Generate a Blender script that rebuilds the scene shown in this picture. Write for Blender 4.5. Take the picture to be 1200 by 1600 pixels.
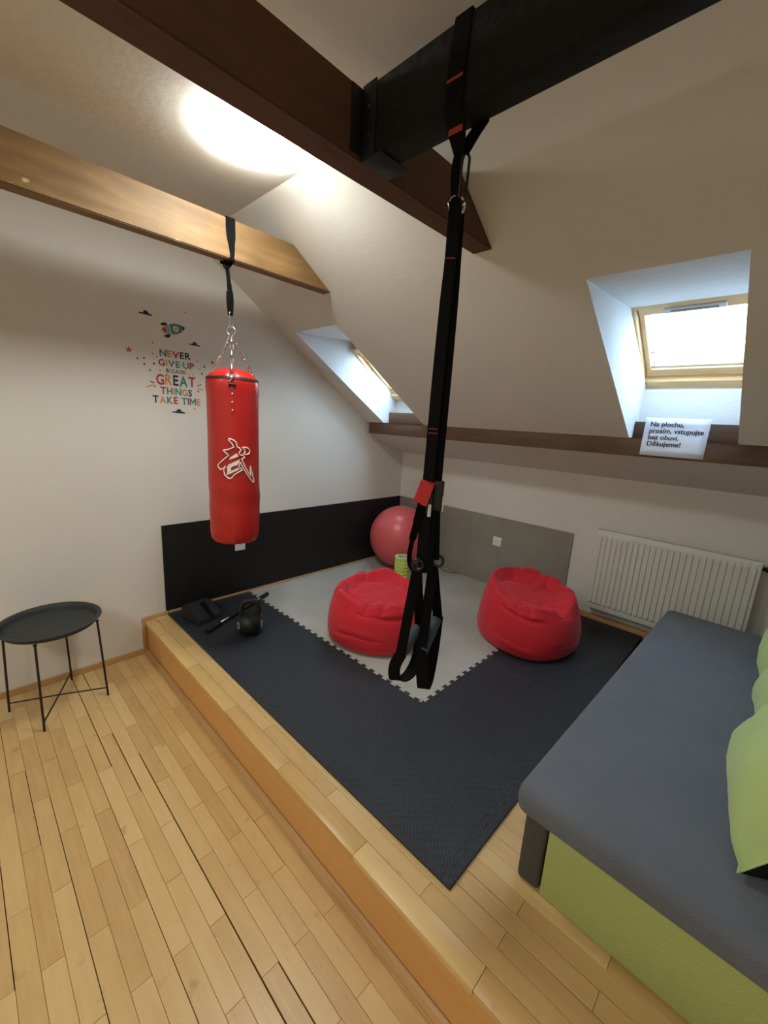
import bpy, bmesh, math, random
from mathutils import Vector, Matrix, noise
random.seed(7)
for o in list(bpy.data.objects): bpy.data.objects.remove(o)
S = bpy.context.scene
C = S.collection

# ------------------------------------------------------------------ camera
cam_d = bpy.data.cameras.new('camera'); cam = bpy.data.objects.new('camera', cam_d); C.objects.link(cam)
cam_d.sensor_fit = 'HORIZONTAL'; cam_d.sensor_width = 36.0; cam_d.lens = 643.89/1200*36; cam_d.clip_start = 0.02
R_, U_, F_ = Vector((0.71630201, 0.69535139, 0.05829127)), Vector((-0.18904943, 0.11297372, 0.97544721)), Vector((-0.67169319, 0.70973473, -0.21237909))
M = Matrix((R_, U_, -F_)).transposed().to_4x4(); M.translation = (2.87663, -3.27666, 1.38338)
cam.matrix_world = M
S.camera = cam

# ------------------------------------------------------------------ world, exposure
w = bpy.data.worlds.new('sky'); S.world = w; w.use_nodes = True
bg = w.node_tree.nodes['Background']; bg.inputs[0].default_value = (0.52, 0.76, 1.0, 1); bg.inputs[1].default_value = 15.0
S.view_settings.view_transform = 'Standard'; S.view_settings.look = 'None'
S.view_settings.exposure = 0.22; S.view_settings.gamma = 1.0; S.view_settings.use_curve_mapping = False
LAMP = 48.0          # radiance of the frosted ceiling lamps
LAMP_COL = (0.95, 1.0, 0.945)

# ------------------------------------------------------------------ constants of the room
HF = 0.2445           # platform height over the lower floor
ZC = 2.42             # flat ceiling
FOLD = -2.094         # where the flat ceiling meets the slope
SL = 0.675            # slope of the roof
def roof(y): return 1.345 + SL*(-0.502 - y)
XR = 3.5; YB = -6.4   # right wall, wall behind the camera

# ------------------------------------------------------------------ materials
def srgb(r, g, b):
    f = lambda c: (c/255/12.92) if c/255 <= 0.04045 else ((c/255+0.055)/1.055)**2.4
    return (f(r), f(g), f(b), 1)
MATS = {}
def mat(name, col, rough=0.6, metal=0.0, bump=None, var=None, spec=0.5, sheen=0.0, coat=0.0):
    """col sRGB tuple; bump=(scale, strength, detail); var=(scale, amount) mottles the colour"""
    m = bpy.data.materials.new(name); m.use_nodes = True; nt = m.node_tree; N = nt.nodes; L = nt.links
    b = N['Principled BSDF']; c = srgb(*col)
    b.inputs['Base Color'].default_value = c; b.inputs['Roughness'].default_value = rough
    b.inputs['Metallic'].default_value = metal; b.inputs['Specular IOR Level'].default_value = spec
    if sheen: b.inputs['Sheen Weight'].default_value = sheen; b.inputs['Sheen Roughness'].default_value = 0.5
    if coat: b.inputs['Coat Weight'].default_value = coat
    geo = N.new('ShaderNodeNewGeometry')
    if var:
        n = N.new('ShaderNodeTexNoise'); n.inputs['Scale'].default_value = var[0]; n.inputs['Detail'].default_value = 5
        L.new(geo.outputs['Position'], n.inputs['Vector'])
        r = N.new('ShaderNodeMapRange'); r.inputs['From Min'].default_value = 0.3; r.inputs['From Max'].default_value = 0.7
        r.inputs['To Min'].default_value = 1-var[1]; r.inputs['To Max'].default_value = 1+var[1]*0.6
        L.new(n.outputs['Fac'], r.inputs['Value'])
        mx = N.new('ShaderNodeVectorMath'); mx.operation = 'SCALE'; mx.inputs[0].default_value = c[:3]
        L.new(r.outputs['Result'], mx.inputs['Scale']); L.new(mx.outputs['Vector'], b.inputs['Base Color'])
    if bump:
        n = N.new('ShaderNodeTexNoise'); n.inputs['Scale'].default_value = bump[0]; n.inputs['Detail'].default_value = bump[2] if len(bump) > 2 else 4
        L.new(geo.outputs['Position'], n.inputs['Vector'])
        bp = N.new('ShaderNodeBump'); bp.inputs['Strength'].default_value = bump[1]; bp.inputs['Distance'].default_value = 0.01
        L.new(n.outputs['Fac'], bp.inputs['Height']); L.new(bp.outputs['Normal'], b.inputs['Normal'])
    MATS[name] = m
    return m

def wood(name, cols, scale=(3, 60, 60), rough=0.4, perobj=0.5, bump=0.15, stain=0.0, coord='Object', chips=None):
    """grained wood; cols = dark, mid, light (sRGB); grain runs along the axis with the small scale; each object gets its own tone"""
    m = bpy.data.materials.new(name); m.use_nodes = True; nt = m.node_tree; N = nt.nodes; L = nt.links
    b = N['Principled BSDF']; b.inputs['Roughness'].default_value = rough
    tc = N.new('ShaderNodeTexCoord'); oi = N.new('ShaderNodeObjectInfo')
    off = N.new('ShaderNodeVectorMath'); off.operation = 'SCALE'; off.inputs[0].default_value = (37, 11, 23); L.new(oi.outputs['Random'], off.inputs['Scale'])
    ad = N.new('ShaderNodeVectorMath'); L.new(tc.outputs[coord], ad.inputs[0]); L.new(off.outputs['Vector'], ad.inputs[1])
    mp = N.new('ShaderNodeVectorMath'); mp.operation = 'MULTIPLY'; mp.inputs[1].default_value = scale; L.new(ad.outputs['Vector'], mp.inputs[0])
    n = N.new('ShaderNodeTexNoise'); n.inputs['Scale'].default_value = 1.0; n.inputs['Detail'].default_value = 6; n.inputs['Distortion'].default_value = 0.6
    L.new(mp.outputs['Vector'], n.inputs['Vector'])
    n2 = N.new('ShaderNodeTexNoise'); n2.inputs['Scale'].default_value = 5.0; n2.inputs['Detail'].default_value = 4; L.new(ad.outputs['Vector'], n2.inputs['Vector'])
    s1 = N.new('ShaderNodeMath'); s1.operation = 'MULTIPLY_ADD'; s1.inputs[1].default_value = perobj; L.new(oi.outputs['Random'], s1.inputs[0])
    k = N.new('ShaderNodeMath'); k.operation = 'MULTIPLY'; k.inputs[1].default_value = (1-perobj)*0.6; L.new(n.outputs['Fac'], k.inputs[0])
    k2 = N.new('ShaderNodeMath'); k2.operation = 'MULTIPLY_ADD'; k2.inputs[1].default_value = (1-perobj)*0.4; L.new(n2.outputs['Fac'], k2.inputs[0]); L.new(k.outputs[0], k2.inputs[2])
    L.new(k2.outputs[0], s1.inputs[2])
    cr = N.new('ShaderNodeValToRGB'); e = cr.color_ramp.elements
    e[0].position = 0.22; e[0].color = srgb(*cols[0]); e[1].position = 0.78; e[1].color = srgb(*cols[2]); x = e.new(0.5); x.color = srgb(*cols[1])
    L.new(s1.outputs[0], cr.inputs['Fac'])
    src = cr.outputs['Color']
    if stain:
        ns = N.new('ShaderNodeTexNoise'); ns.inputs['Scale'].default_value = 14; ns.inputs['Detail'].default_value = 3; L.new(ad.outputs['Vector'], ns.inputs['Vector'])
        rr = N.new('ShaderNodeMapRange'); rr.inputs['From Min'].default_value = 0.66; rr.inputs['From Max'].default_value = 0.76; rr.inputs['To Max'].default_value = stain
        L.new(ns.outputs['Fac'], rr.inputs['Value'])
        mx = N.new('ShaderNodeMix'); mx.data_type = 'RGBA'; mx.inputs[7].default_value = srgb(120, 88, 50)
        L.new(rr.outputs['Result'], mx.inputs[0]); L.new(src, mx.inputs[6]); src = mx.outputs[2]
    if chips:
        mc = N.new('ShaderNodeVectorMath'); mc.operation = 'MULTIPLY'; mc.inputs[1].default_value = chips; L.new(ad.outputs['Vector'], mc.inputs[0])
        nc = N.new('ShaderNodeTexNoise'); nc.inputs['Scale'].default_value = 1.0; nc.inputs['Detail'].default_value = 2; L.new(mc.outputs['Vector'], nc.inputs['Vector'])
        rc_ = N.new('ShaderNodeMapRange'); rc_.inputs['From Min'].default_value = 0.71; rc_.inputs['From Max'].default_value = 0.74; rc_.inputs['To Max'].default_value = 0.75
        L.new(nc.outputs['Fac'], rc_.inputs['Value'])
        mk = N.new('ShaderNodeMix'); mk.data_type = 'RGBA'; mk.inputs[7].default_value = srgb(212, 180, 124)
        L.new(rc_.outputs['Result'], mk.inputs[0]); L.new(src, mk.inputs[6]); src = mk.outputs[2]
    L.new(src, b.inputs['Base Color'])
    bp = N.new('ShaderNodeBump'); bp.inputs['Strength'].default_value = bump; bp.inputs['Distance'].default_value = 0.004
    L.new(n.outputs['Fac'], bp.inputs['Height']); L.new(bp.outputs['Normal'], b.inputs['Normal'])
    MATS[name] = m
    return m

def mat_tread(name, col, rough=0.55):
    """foam with a fine raised tread plate pattern"""
    m = mat(name, col, rough, var=(3, 0.12), spec=0.4); nt = m.node_tree; N = nt.nodes; L = nt.links; b = N['Principled BSDF']
    tc = N.new('ShaderNodeTexCoord')
    mp = N.new('ShaderNodeMapping'); mp.inputs['Rotation'].default_value = (0, 0, math.radians(45)); mp.inputs['Scale'].default_value = (1, 1, 1)
    L.new(tc.outputs['Object'], mp.inputs['Vector'])
    outs = []
    for ang, ph in ((0, 0.0), (90, 0.5)):
        m2 = N.new('ShaderNodeMapping'); m2.inputs['Rotation'].default_value = (0, 0, math.radians(ang)); m2.inputs['Location'].default_value = (ph*0.02, ph*0.02, 0)
        m2.inputs['Scale'].default_value = (38, 90, 1)
        L.new(mp.outputs['Vector'], m2.inputs['Vector'])
        v = N.new('ShaderNodeTexVoronoi'); v.inputs['Scale'].default_value = 1.0; v.inputs['Randomness'].default_value = 0.0; v.voronoi_dimensions = '2D'
        L.new(m2.outputs['Vector'], v.inputs['Vector'])
        r = N.new('ShaderNodeMapRange'); r.inputs['From Min'].default_value = 0.25; r.inputs['From Max'].default_value = 0.45; r.inputs['To Min'].default_value = 1; r.inputs['To Max'].default_value = 0
        L.new(v.outputs['Distance'], r.inputs['Value']); outs.append(r.outputs['Result'])
    mx = N.new('ShaderNodeMath'); mx.operation = 'MAXIMUM'; L.new(outs[0], mx.inputs[0]); L.new(outs[1], mx.inputs[1])
    bp = N.new('ShaderNodeBump'); bp.inputs['Strength'].default_value = 0.35; bp.inputs['Distance'].default_value = 0.003
    L.new(mx.outputs[0], bp.inputs['Height']); L.new(bp.outputs['Normal'], b.inputs['Normal'])
    return m

mat('plaster', (226, 221, 213), 0.9, bump=(38, 0.10, 6), spec=0.2)
mat('plaster_rough', (224, 218, 208), 0.92, bump=(26, 0.16, 6), spec=0.2)
mat('reveal_plaster', (228, 229, 230), 0.85, bump=(30, 0.25, 5), spec=0.2)
wood('parquet', ((192, 152, 96), (210, 172, 114), (220, 186, 130)), (5, 55, 55), 0.36, 0.40, 0.10, 0.35)
wood('tread_wood', ((196, 152, 92), (218, 178, 114), (232, 198, 140)), (5, 70, 70), 0.36, 0.4, 0.08, 0.25)
wood('riser_wood', ((206, 150, 86), (216, 162, 98), (224, 174, 112)), (2, 30, 30), 0.45, 0.1, 0.05, 0.15)
wood('trim_wood', ((170, 124, 74), (190, 145, 92), (206, 164, 112)), (3, 50, 50), 0.45, 0.3, 0.08)
wood('beam_light', ((92, 66, 34), (126, 94, 54), (158, 124, 78)), (26, 3, 26), 0.6, 0.05, 0.3, 0.4, 'Object', (9, 9, 16))
wood('beam_brown', ((66, 40, 20), (88, 54, 28), (104, 66, 36)), (26, 3, 26), 0.7, 0.05, 0.35)
wood('purlin_wood', ((62, 42, 28), (88, 62, 42), (112, 84, 62)), (3, 30, 30), 0.7, 0.2, 0.4)
wood('pine', ((216, 180, 128), (228, 194, 144), (238, 208, 164)), (4, 50, 50), 0.4, 0.2, 0.05)
mat('subfloor_dark', (26, 18, 12), 0.9)
mat('black_paint', (16, 15, 14), 0.75, bump=(30, 0.5, 5), var=(12, 0.25), spec=0.25)
mat('black_plate', (15, 15, 16), 0.55, metal=0.2)
mat_tread('foam_black', (44, 47, 54), 0.5)
mat_tread('foam_grey', (178, 174, 166), 0.6)
mat_tread('panel_black', (22, 22, 23), 0.6)
mat_tread('panel_grey', (150, 144, 134), 0.65)
mat('bag_vinyl', (188, 32, 28), 0.36, bump=(16, 0.12, 4), coat=0.1)
mat('bag_band', (34, 16, 16), 0.6)
mat('print_white', (246, 240, 236), 0.5)
mat('chrome', (205, 205, 205), 0.22, metal=1.0)
mat('webbing', (9, 9, 10), 0.8, bump=(420, 0.3, 2), spec=0.12)
mat('webbing_grey', (13, 14, 16), 0.75, bump=(420, 0.3, 2), spec=0.15)
mat('stitch_red', (150, 44, 38), 0.7)
mat('strap_red', (196, 36, 34), 0.6, bump=(300, 0.2, 2))
mat('grip_foam', (60, 70, 80), 0.85, bump=(60, 0.5, 4))
mat('black_plastic', (17, 17, 18), 0.45)
mat('bean_red', (204, 34, 50), 0.72, bump=(60, 0.15, 4), spec=0.3, sheen=0.15)
mat('ball_rubber', (222, 98, 100), 0.32, bump=(8, 0.04, 3))
mat('roller_lime', (196, 216, 104), 0.6)
mat('roller_core', (190, 196, 190), 0.7)
mat('radiator_white', (222, 220, 210), 0.4)
mat('grille_dark', (70, 68, 62), 0.6)
mat('socket_white', (236, 236, 232), 0.35)
mat('socket_hole', (60, 60, 60), 0.6)
mat('bench_grey', (104, 108, 117), 0.8, bump=(160, 0.35, 3), var=(5, 0.08), spec=0.3, sheen=0.1)
mat('bench_side', (82, 78, 76), 0.85, bump=(160, 0.35, 3), spec=0.3)
mat('bench_lime', (176, 186, 114), 0.8, bump=(220, 0.3, 3), spec=0.3)
mat('pillow_lime', (182, 204, 134), 0.85, bump=(14, 0.35, 5), sheen=0.25, spec=0.2)
mat('pillow_black', (26, 25, 25), 0.9, bump=(40, 0.3, 4), spec=0.2)
mat('table_black', (50, 51, 50), 0.55, spec=0.4)
mat('table_leg', (28, 20, 20), 0.5)
mat('kettle_black', (24, 24, 25), 0.45)
mat('kettle_mark', (150, 190, 190), 0.5)
mat('pad_black', (24, 24, 25), 0.8, bump=(50, 0.3, 3))
mat('paper', (226, 232, 248), 0.8)
mat('ink', (38, 40, 58), 0.7)
mat('ink_faint', (176, 182, 202), 0.7)
mat('sash_white', (214, 214, 210), 0.4)
mat('vent_grey', (214, 216, 216), 0.4)
mat('vent_slot', (150, 154, 154), 0.5)
mat('lamp_base', (230, 230, 228), 0.5)
STK = dict(navy=(38, 40, 66), red=(182, 58, 62), orange=(214, 146, 84), teal=(72, 134, 130), purple=(66, 58, 84), rust=(186, 104, 78), sky=(120, 172, 176), white=(236, 226, 206))
for k, v in STK.items(): mat('sticker_'+k, v, 0.7)

g = bpy.data.materials.new('window_glass'); g.use_nodes = True; nt = g.node_tree; nt.nodes.remove(nt.nodes['Principled BSDF'])
tr = nt.nodes.new('ShaderNodeBsdfTransparent'); gl = nt.nodes.new('ShaderNodeBsdfGlossy'); gl.inputs['Roughness'].default_value = 0.02
mx = nt.nodes.new('ShaderNodeMixShader'); mx.inputs[0].default_value = 0.06
nt.links.new(tr.outputs[0], mx.inputs[1]); nt.links.new(gl.outputs[0], mx.inputs[2]); nt.links.new(mx.outputs[0], nt.nodes['Material Output'].inputs[0]); MATS['window_glass'] = g
e = bpy.data.materials.new('lamp_glow'); e.use_nodes = True; b = e.node_tree.nodes['Principled BSDF']
b.inputs['Base Color'].default_value = (0.9, 0.9, 0.9, 1); b.inputs['Emission Color'].default_value = (*LAMP_COL, 1); b.inputs['Emission Strength'].default_value = LAMP; MATS['lamp_glow'] = e

# ------------------------------------------------------------------ builders
def tag(o, label=None, cat=None, group=None, kind=None):
    if label: o['label'] = label
    if cat: o['category'] = cat
    if group: o['group'] = group
    if kind: o['kind'] = kind
    return o
def thing(name, label, cat, loc, group=None):
    o = bpy.data.objects.new(name, None); C.objects.link(o); o.location = loc; o.empty_display_size = 0.05
    return tag(o, label, cat, group)
def place(me, name, m, parent=None, smooth=None, origin=None):
    """links mesh me (world coordinates) as one object; its vertices become local to the parent (or to origin)"""
    base = Vector(parent.matrix_basis.translation) if parent is not None else Vector(origin or (0, 0, 0))
    if parent is not None and parent.parent is not None: base = base + Vector(parent.parent.matrix_basis.translation)
    if base.length: me.transform(Matrix.Translation(-base))
    me.materials.append(MATS[m])
    if smooth is not None:
        for p in me.polygons: p.use_smooth = True
        me.set_sharp_from_angle(angle=math.radians(smooth))
    o = bpy.data.objects.new(name, me); C.objects.link(o)
    if parent is not None: o.parent = parent
    elif origin: o.location = origin
    return o
def raw(verts, faces, name='m'):
    me = bpy.data.meshes.new(name); me.from_pydata([tuple(v) for v in verts], [], faces); me.update(); return me
def bm_mesh(bm, name='m'):
    bmesh.ops.recalc_face_normals(bm, faces=bm.faces)
    me = bpy.data.meshes.new(name); bm.to_mesh(me); bm.free(); return me
def box_bm(lo, hi, bev=0.0, seg=2, bm=None):
    bm = bm or bmesh.new()
    vs = [bm.verts.new((x, y, z)) for x in (lo[0], hi[0]) for y in (lo[1], hi[1]) for z in (lo[2], hi[2])]
    fs = [bm.faces.new([vs[i] for i in f]) for f in ((0, 1, 3, 2), (4, 6, 7, 5), (0, 4, 5, 1), (2, 3, 7, 6), (0, 2, 6, 4), (1, 5, 7, 3))]
    if bev:
        es = list({e for f in fs for e in f.edges})
        bmesh.ops.bevel(bm, geom=es, offset=bev, segments=seg, profile=0.5, affect='EDGES')
    return bm
def box(name, lo, hi, m, parent=None, bev=0.0, seg=2, origin=None):
    return place(bm_mesh(box_bm(lo, hi, bev, seg), name), name, m, parent, 35 if bev else None, origin)
def prism_bm(pts, ext, bm=None):
    """pts: ordered 3D polygon, extruded by vector ext"""
    bm = bm or bmesh.new(); ext = Vector(ext); n = len(pts)
    a = [bm.verts.new(Vector(p)) for p in pts]; b = [bm.verts.new(Vector(p)+ext) for p in pts]
    bm.faces.new(a); bm.faces.new(b[::-1])
    for i in range(n): bm.faces.new((a[i], a[(i+1) % n], b[(i+1) % n], b[i]))
    return bm
def prism(name, pts, ext, m, parent=None, bev=0, origin=None):
    bm = prism_bm(pts, ext)
    if bev: bmesh.ops.bevel(bm, geom=list(bm.edges), offset=bev, segments=2, affect='EDGES')
    return place(bm_mesh(bm, name), name, m, parent, 35 if bev else None, origin)
def tube_bm(path, r, n=10, closed=False, cap=True, bm=None):
    bm = bm or bmesh.new(); P = [Vector(p) for p in path]; k = len(P); rings = []
    up = None
    for i in range(k):
        if closed: t = (P[(i+1) % k]-P[i-1])
        else: t = P[min(i+1, k-1)]-P[max(i-1, 0)]
        t.normalize()
        if up is None:
            up = Vector((0, 0, 1)) if abs(t.z) < 0.9 else Vector((1, 0, 0))
        up = (up - t*up.dot(t)).normalized(); s = t.cross(up)
        rr = r[i] if isinstance(r, (list, tuple)) else r
        rings.append([bm.verts.new(P[i]+(up*math.cos(a)+s*math.sin(a))*rr) for a in (2*math.pi*j/n for j in range(n))])
    for i in range(k if closed else k-1):
        A, B = rings[i], rings[(i+1) % k]
        sh = 0
        if closed and i == k-1:
            sh = min(range(n), key=lambda q: (A[0].co-B[q].co).length)
        for j in range(n): bm.faces.new((A[j], A[(j+1) % n], B[(j+1+sh) % n], B[(j+sh) % n]))
    if cap and not closed: bm.faces.new(rings[0][::-1]); bm.faces.new(rings[-1])
    return bm
def tube(name, path, r, m, parent=None, n=10, closed=False, origin=None):
    return place(bm_mesh(tube_bm(path, r, n, closed), name), name, m, parent, 50, origin)
def lathe_bm(prof, c, n=48, axis=(0, 0, 1), bm=None):
    """prof: list of (r, h) along axis from point c"""
    bm = bm or bmesh.new(); ax = Vector(axis).normalized(); c = Vector(c)
    u = ax.orthogonal().normalized(); v = ax.cross(u); rings = []
    for r, h in prof:
        if r < 1e-6: rings.append([bm.verts.new(c+ax*h)])
        else: rings.append([bm.verts.new(c+ax*h+(u*math.cos(a)+v*math.sin(a))*r) for a in (2*math.pi*j/n for j in range(n))])
    for A, B in zip(rings, rings[1:]):
        for j in range(n):
            k = (j+1) % n
            if len(A) == 1 and len(B) == 1: continue
            if len(A) == 1: bm.faces.new((A[0], B[j], B[k]))
            elif len(B) == 1: bm.faces.new((A[j], A[k], B[0]))
            else: bm.faces.new((A[j], A[k], B[k], B[j]))
    return bm
def lathe(name, prof, c, m, parent=None, n=48, axis=(0, 0, 1), smooth=40, origin=None):
    return place(bm_mesh(lathe_bm(prof, c, n, axis), name), name, m, parent, smooth, origin)
def smoothpath(P, k=6, closed=False):
    P = [Vector(p) for p in P]; n = len(P); out = []
    for i in range(n if closed else n-1):
        if closed: a, b, c, d = P[i-1], P[i], P[(i+1) % n], P[(i+2) % n]
        else: a, b, c, d = P[max(i-1, 0)], P[i], P[i+1], P[min(i+2, n-1)]
        for j in range(k):
            t = j/k
            out.append(0.5*((2*b)+(c-a)*t+(2*a-5*b+4*c-d)*t*t+(3*b-a-3*c+d)*t**3))
    if not closed: out.append(P[-1])
    return out
def ribbon_bm(path, width, wdir, th=0.0022, closed=False, bm=None):
    """flat strap along path; wdir = direction(s) of its width"""
    bm = bm or bmesh.new(); P = [Vector(p) for p in path]; k = len(P); rows = []
    for i in range(k):
        t = (P[(i+1) % k]-P[i-1]) if closed else (P[min(i+1, k-1)]-P[max(i-1, 0)])
        t.normalize()
        wd = Vector(wdir[min(int(i*len(wdir)/k), len(wdir)-1)]) if isinstance(wdir, list) else Vector(wdir)
        wd = (wd-t*wd.dot(t)).normalized(); nn = t.cross(wd)
        ww = width[i] if isinstance(width, (list, tuple)) else width
        rows.append([bm.verts.new(P[i]+wd*sx*ww/2+nn*sn*th/2) for sx, sn in ((-1, -1), (1, -1), (1, 1), (-1, 1))])
    for i in range(k if closed else k-1):
        A, B = rows[i], rows[(i+1) % k]
        for j in range(4): bm.faces.new((A[j], A[(j+1) % 4], B[(j+1) % 4], B[j]))
    if not closed: bm.faces.new(rows[0][::-1]); bm.faces.new(rows[-1])
    return bm
def ribbon(name, path, width, wdir, m, parent=None, th=0.0022, closed=False, origin=None):
    return place(bm_mesh(ribbon_bm(path, width, wdir, th, closed), name), name, m, parent, 30, origin)
def text_mesh(s, size, bold=0.0, ext=0.0004):
    cu = bpy.data.curves.new('txt', 'FONT'); cu.body = s; cu.size = size; cu.offset = bold; cu.extrude = ext; cu.resolution_u = 3
    o = bpy.data.objects.new('txt', cu); C.objects.link(o)
    bpy.context.view_layer.update()
    me = bpy.data.meshes.new_from_object(o.evaluated_get(bpy.context.evaluated_depsgraph_get()))
    bpy.data.objects.remove(o); bpy.data.curves.remove(cu); me.materials.clear()
    return me

# ================================================================== THE SETTING
def struct(o): o['kind'] = 'structure'; return o
struct(box('wall_left', (-0.15, YB, -HF), (0, 0.15, ZC+0.1), 'plaster'))
struct(box('wall_back', (0, 0, -HF), (XR, 0.15, 1.09), 'plaster'))
struct(box('wall_right', (XR, YB, -HF), (XR+0.15, 0.15, ZC+0.1), 'plaster'))
struct(box('wall_front', (0, YB-0.15, -HF), (XR, YB, ZC), 'plaster'))
struct(box('ceiling', (-0.15, YB-0.15, ZC), (XR+0.15, FOLD+0.003, ZC+0.12), 'plaster_rough'))

# sloped ceiling with two skylight shafts
XT = [(0, 0), (0.150, 0.228), (0.624, 0.692), (2.177, 2.210), (2.676, 2.697), (XR, XR)]   # x at top, bottom of the openings
Y1, Y2 = -1.450, -0.552
V = []; Fc = []
def P3(x, y): return (x, y, roof(y))
xs_top = [a for a, b in XT]; xs_bot = [b for a, b in XT]
for x in xs_top: V.append(P3(x, FOLD-0.02))
for x in xs_top: V.append(P3(x, Y1))
for x in xs_bot: V.append(P3(x, Y2))
for i in range(5):
    Fc.append((i, i+1, 7+i, 6+i))
    if i not in (1, 3): Fc.append((6+i, 7+i, 13+i, 12+i))
struct(place(raw(V, Fc), 'ceiling_slope', 'plaster'))
# plaster under the purlin, sloping shallowly back to the low wall
struct(prism('ceiling_eaves', [(0, -0.50, 1.276), (0, -0.40, 1.232), (0, 0.0, 1.088), (0, 0.12, 1.088), (0, 0.12, 1.284)], (XR, 0, 0), 'plaster'))
struct(place(raw([(-0.01, -0.556, 1.381), (XR, -0.556, 1.381), (XR, 0.14, 1.285), (-0.01, 0.14, 1.285)], [(0, 1, 2, 3)]), 'sky_leak_cover', 'plaster'))  # added sheet over the eaves, only there to keep sky light out
# upper closing behind the slope so that no sky leaks in
WY0, WZ0, WY1, WZ1 = -0.375, 1.674, -0.853, 2.008     # skylight frame plane, lower and upper edge
for k, (i, nm) in enumerate(((1, 'a'), (3, 'b'))):
    xl, xr = XT[i], XT[i+1]
    def side(x): return [(x[0], Y1, roof(Y1)), (x[1], Y2, roof(Y2)), (x[1], -0.40, 1.38), (x[1], -0.40, WZ0-0.02), (x[1], WY0, WZ0), (x[0]*0.6+x[1]*0.4, WY1, WZ1)]
    A, B = side(xl), side(xr); n = len(A)
    bm = bmesh.new()
    va = [bm.verts.new(p) for p in A]; vb = [bm.verts.new(p) for p in B]
    bm.faces.new(va); bm.faces.new(vb[::-1])
    for a_, b_ in ((2, 3), (3, 4), (5, 0)): bm.faces.new((va[a_], va[b_], vb[b_], vb[a_]))
    struct(place(bm_mesh(bm), 'wall_skylight', 'reveal_plaster'))

# ---- skylight windows
uw = Vector((0, WY1-WY0, WZ1-WZ0)).normalized(); nw = Vector((0, -uw.z, uw.y)); nw = Vector((0, uw.z, -uw.y)); LW = math.hypot(WY1-WY0, WZ1-WZ0)
if nw.z < 0: nw = -nw
WOFF = [0.0]
def wbox(name, x0, x1, u0, u1, n0, n1, m, parent, bev=0.003):
    bm = box_bm((x0, u0, n0+WOFF[0]), (x1, u1, n1+WOFF[0]), bev, 1)
    for v in bm.verts: v.co = Vector((v.co.x, WY0, WZ0))+uw*v.co.y+nw*v.co.z
    return place(bm_mesh(bm), name, m, parent, 35)
for k, i in enumerate((1, 3)):
    xl = (XT[i][0]*0.5+XT[i][1]*0.5); xr = xl+0.50
    W = thing('window_%d' % (k+1), None, None, (xl, WY0, WZ0)); W['kind'] = 'structure'
    x0, x1 = xl-0.012, xr+0.012; WOFF[0] = -0.10 if k == 0 else 0.0
    wbox('frame_bottom', x0, x1, -0.004, 0.055, -0.004, 0.10, 'pine', W)
    wbox('frame_top', x0, x1, LW-0.02, LW+0.03, -0.004, 0.10, 'pine', W)
    wbox('frame_side', x0, x0+0.024, 0.055, LW-0.02, -0.004, 0.10, 'pine', W)
    wbox('frame_side', x1-0.024, x1, 0.055, LW-0.02, -0.004, 0.10, 'pine', W)
    sash = wbox('sash_bottom', x0+0.028, x1-0.028, 0.060, 0.115, 0.03, 0.085, 'pine', W)
    wbox('sash_top', x0+0.028, x1-0.028, LW-0.075, LW-0.022, 0.02, 0.085, 'pine', W)
    wbox('sash_side', x0+0.028, x0+0.052, 0.115, LW-0.075, 0.03, 0.085, 'pine', W)
    wbox('sash_side', x1-0.052, x1-0.028, 0.115, LW-0.075, 0.03, 0.085, 'pine', W)
    wbox('glazing_bead', x0+0.052, x1-0.052, 0.115, 0.128, 0.045, 0.085, 'sash_white', W)
    wbox('blind_rail', x0+0.064, x0+0.071, 0.128, LW-0.075, 0.045, 0.058, 'sash_white', W)
    wbox('blind_rail', x1-0.071, x1-0.064, 0.128, LW-0.075, 0.045, 0.058, 'sash_white', W)
    wbox('blind_clip', x0+0.058, x0+0.076, 0.23, 0.25, 0.036, 0.056, 'sash_white', W)
    wbox('pane', x0+0.048, x1-0.048, 0.112, LW-0.072, 0.060, 0.068, 'window_glass', W, 0)
    vb_ = wbox('vent_bar', x0+0.14, x1-0.14, LW-0.064, LW-0.034, 0.004, 0.022, 'vent_grey', W, 0.004)
    wbox('vent_slot', x0+0.17, x1-0.17, LW-0.054, LW-0.046, 0.000, 0.005, 'vent_slot', vb_, 0)
# ---- lower parquet floor
fl = struct(box('floor', (-0.15, YB-0.15, -HF-0.12), (XR+0.15, 0.15, -HF-0.010), 'subfloor_dark'))
PW, PL, Y0 = 0.0567, 0.4575, -2.817
GAPS = [(2, 0.23, 0.67, .0032), (1, 0.67, 0.915, .0036), (0, 0.915, 2.06, .0038), (-1, 2.06, 3.4, .0036), (1, 0.0, 0.21, .0034),
        (3, 0.915, 2.6, .0016), (6, 0.915, 2.2, .0018), (7, 0.69, 0.915, .0018), (8, 0.2, 0.70, .0014), (9, 1.14, 1.62, .002), (-4, 1.6, 1.84, .0014)]
cache = {}
def plank_mesh(L, W_, H=0.012):
    key = (round(L, 4), round(W_, 4), round(H, 4))
    if key not in cache:
        me = bm_mesh(box_bm((0, 0, -H), (L, W_, 0), 0.0008, 1), 'plank'); cache[key] = me
    return cache[key]
def lay(parent, x0, x1, y0, y1, z, m):
    me = plank_mesh(x1-x0, y1-y0)
    if not me.materials: me.materials.append(MATS[m])
    o = bpy.data.objects.new('plank', me); C.objects.link(o); o.parent = parent; o.location = (x0, y0, z)
    return o
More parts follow.
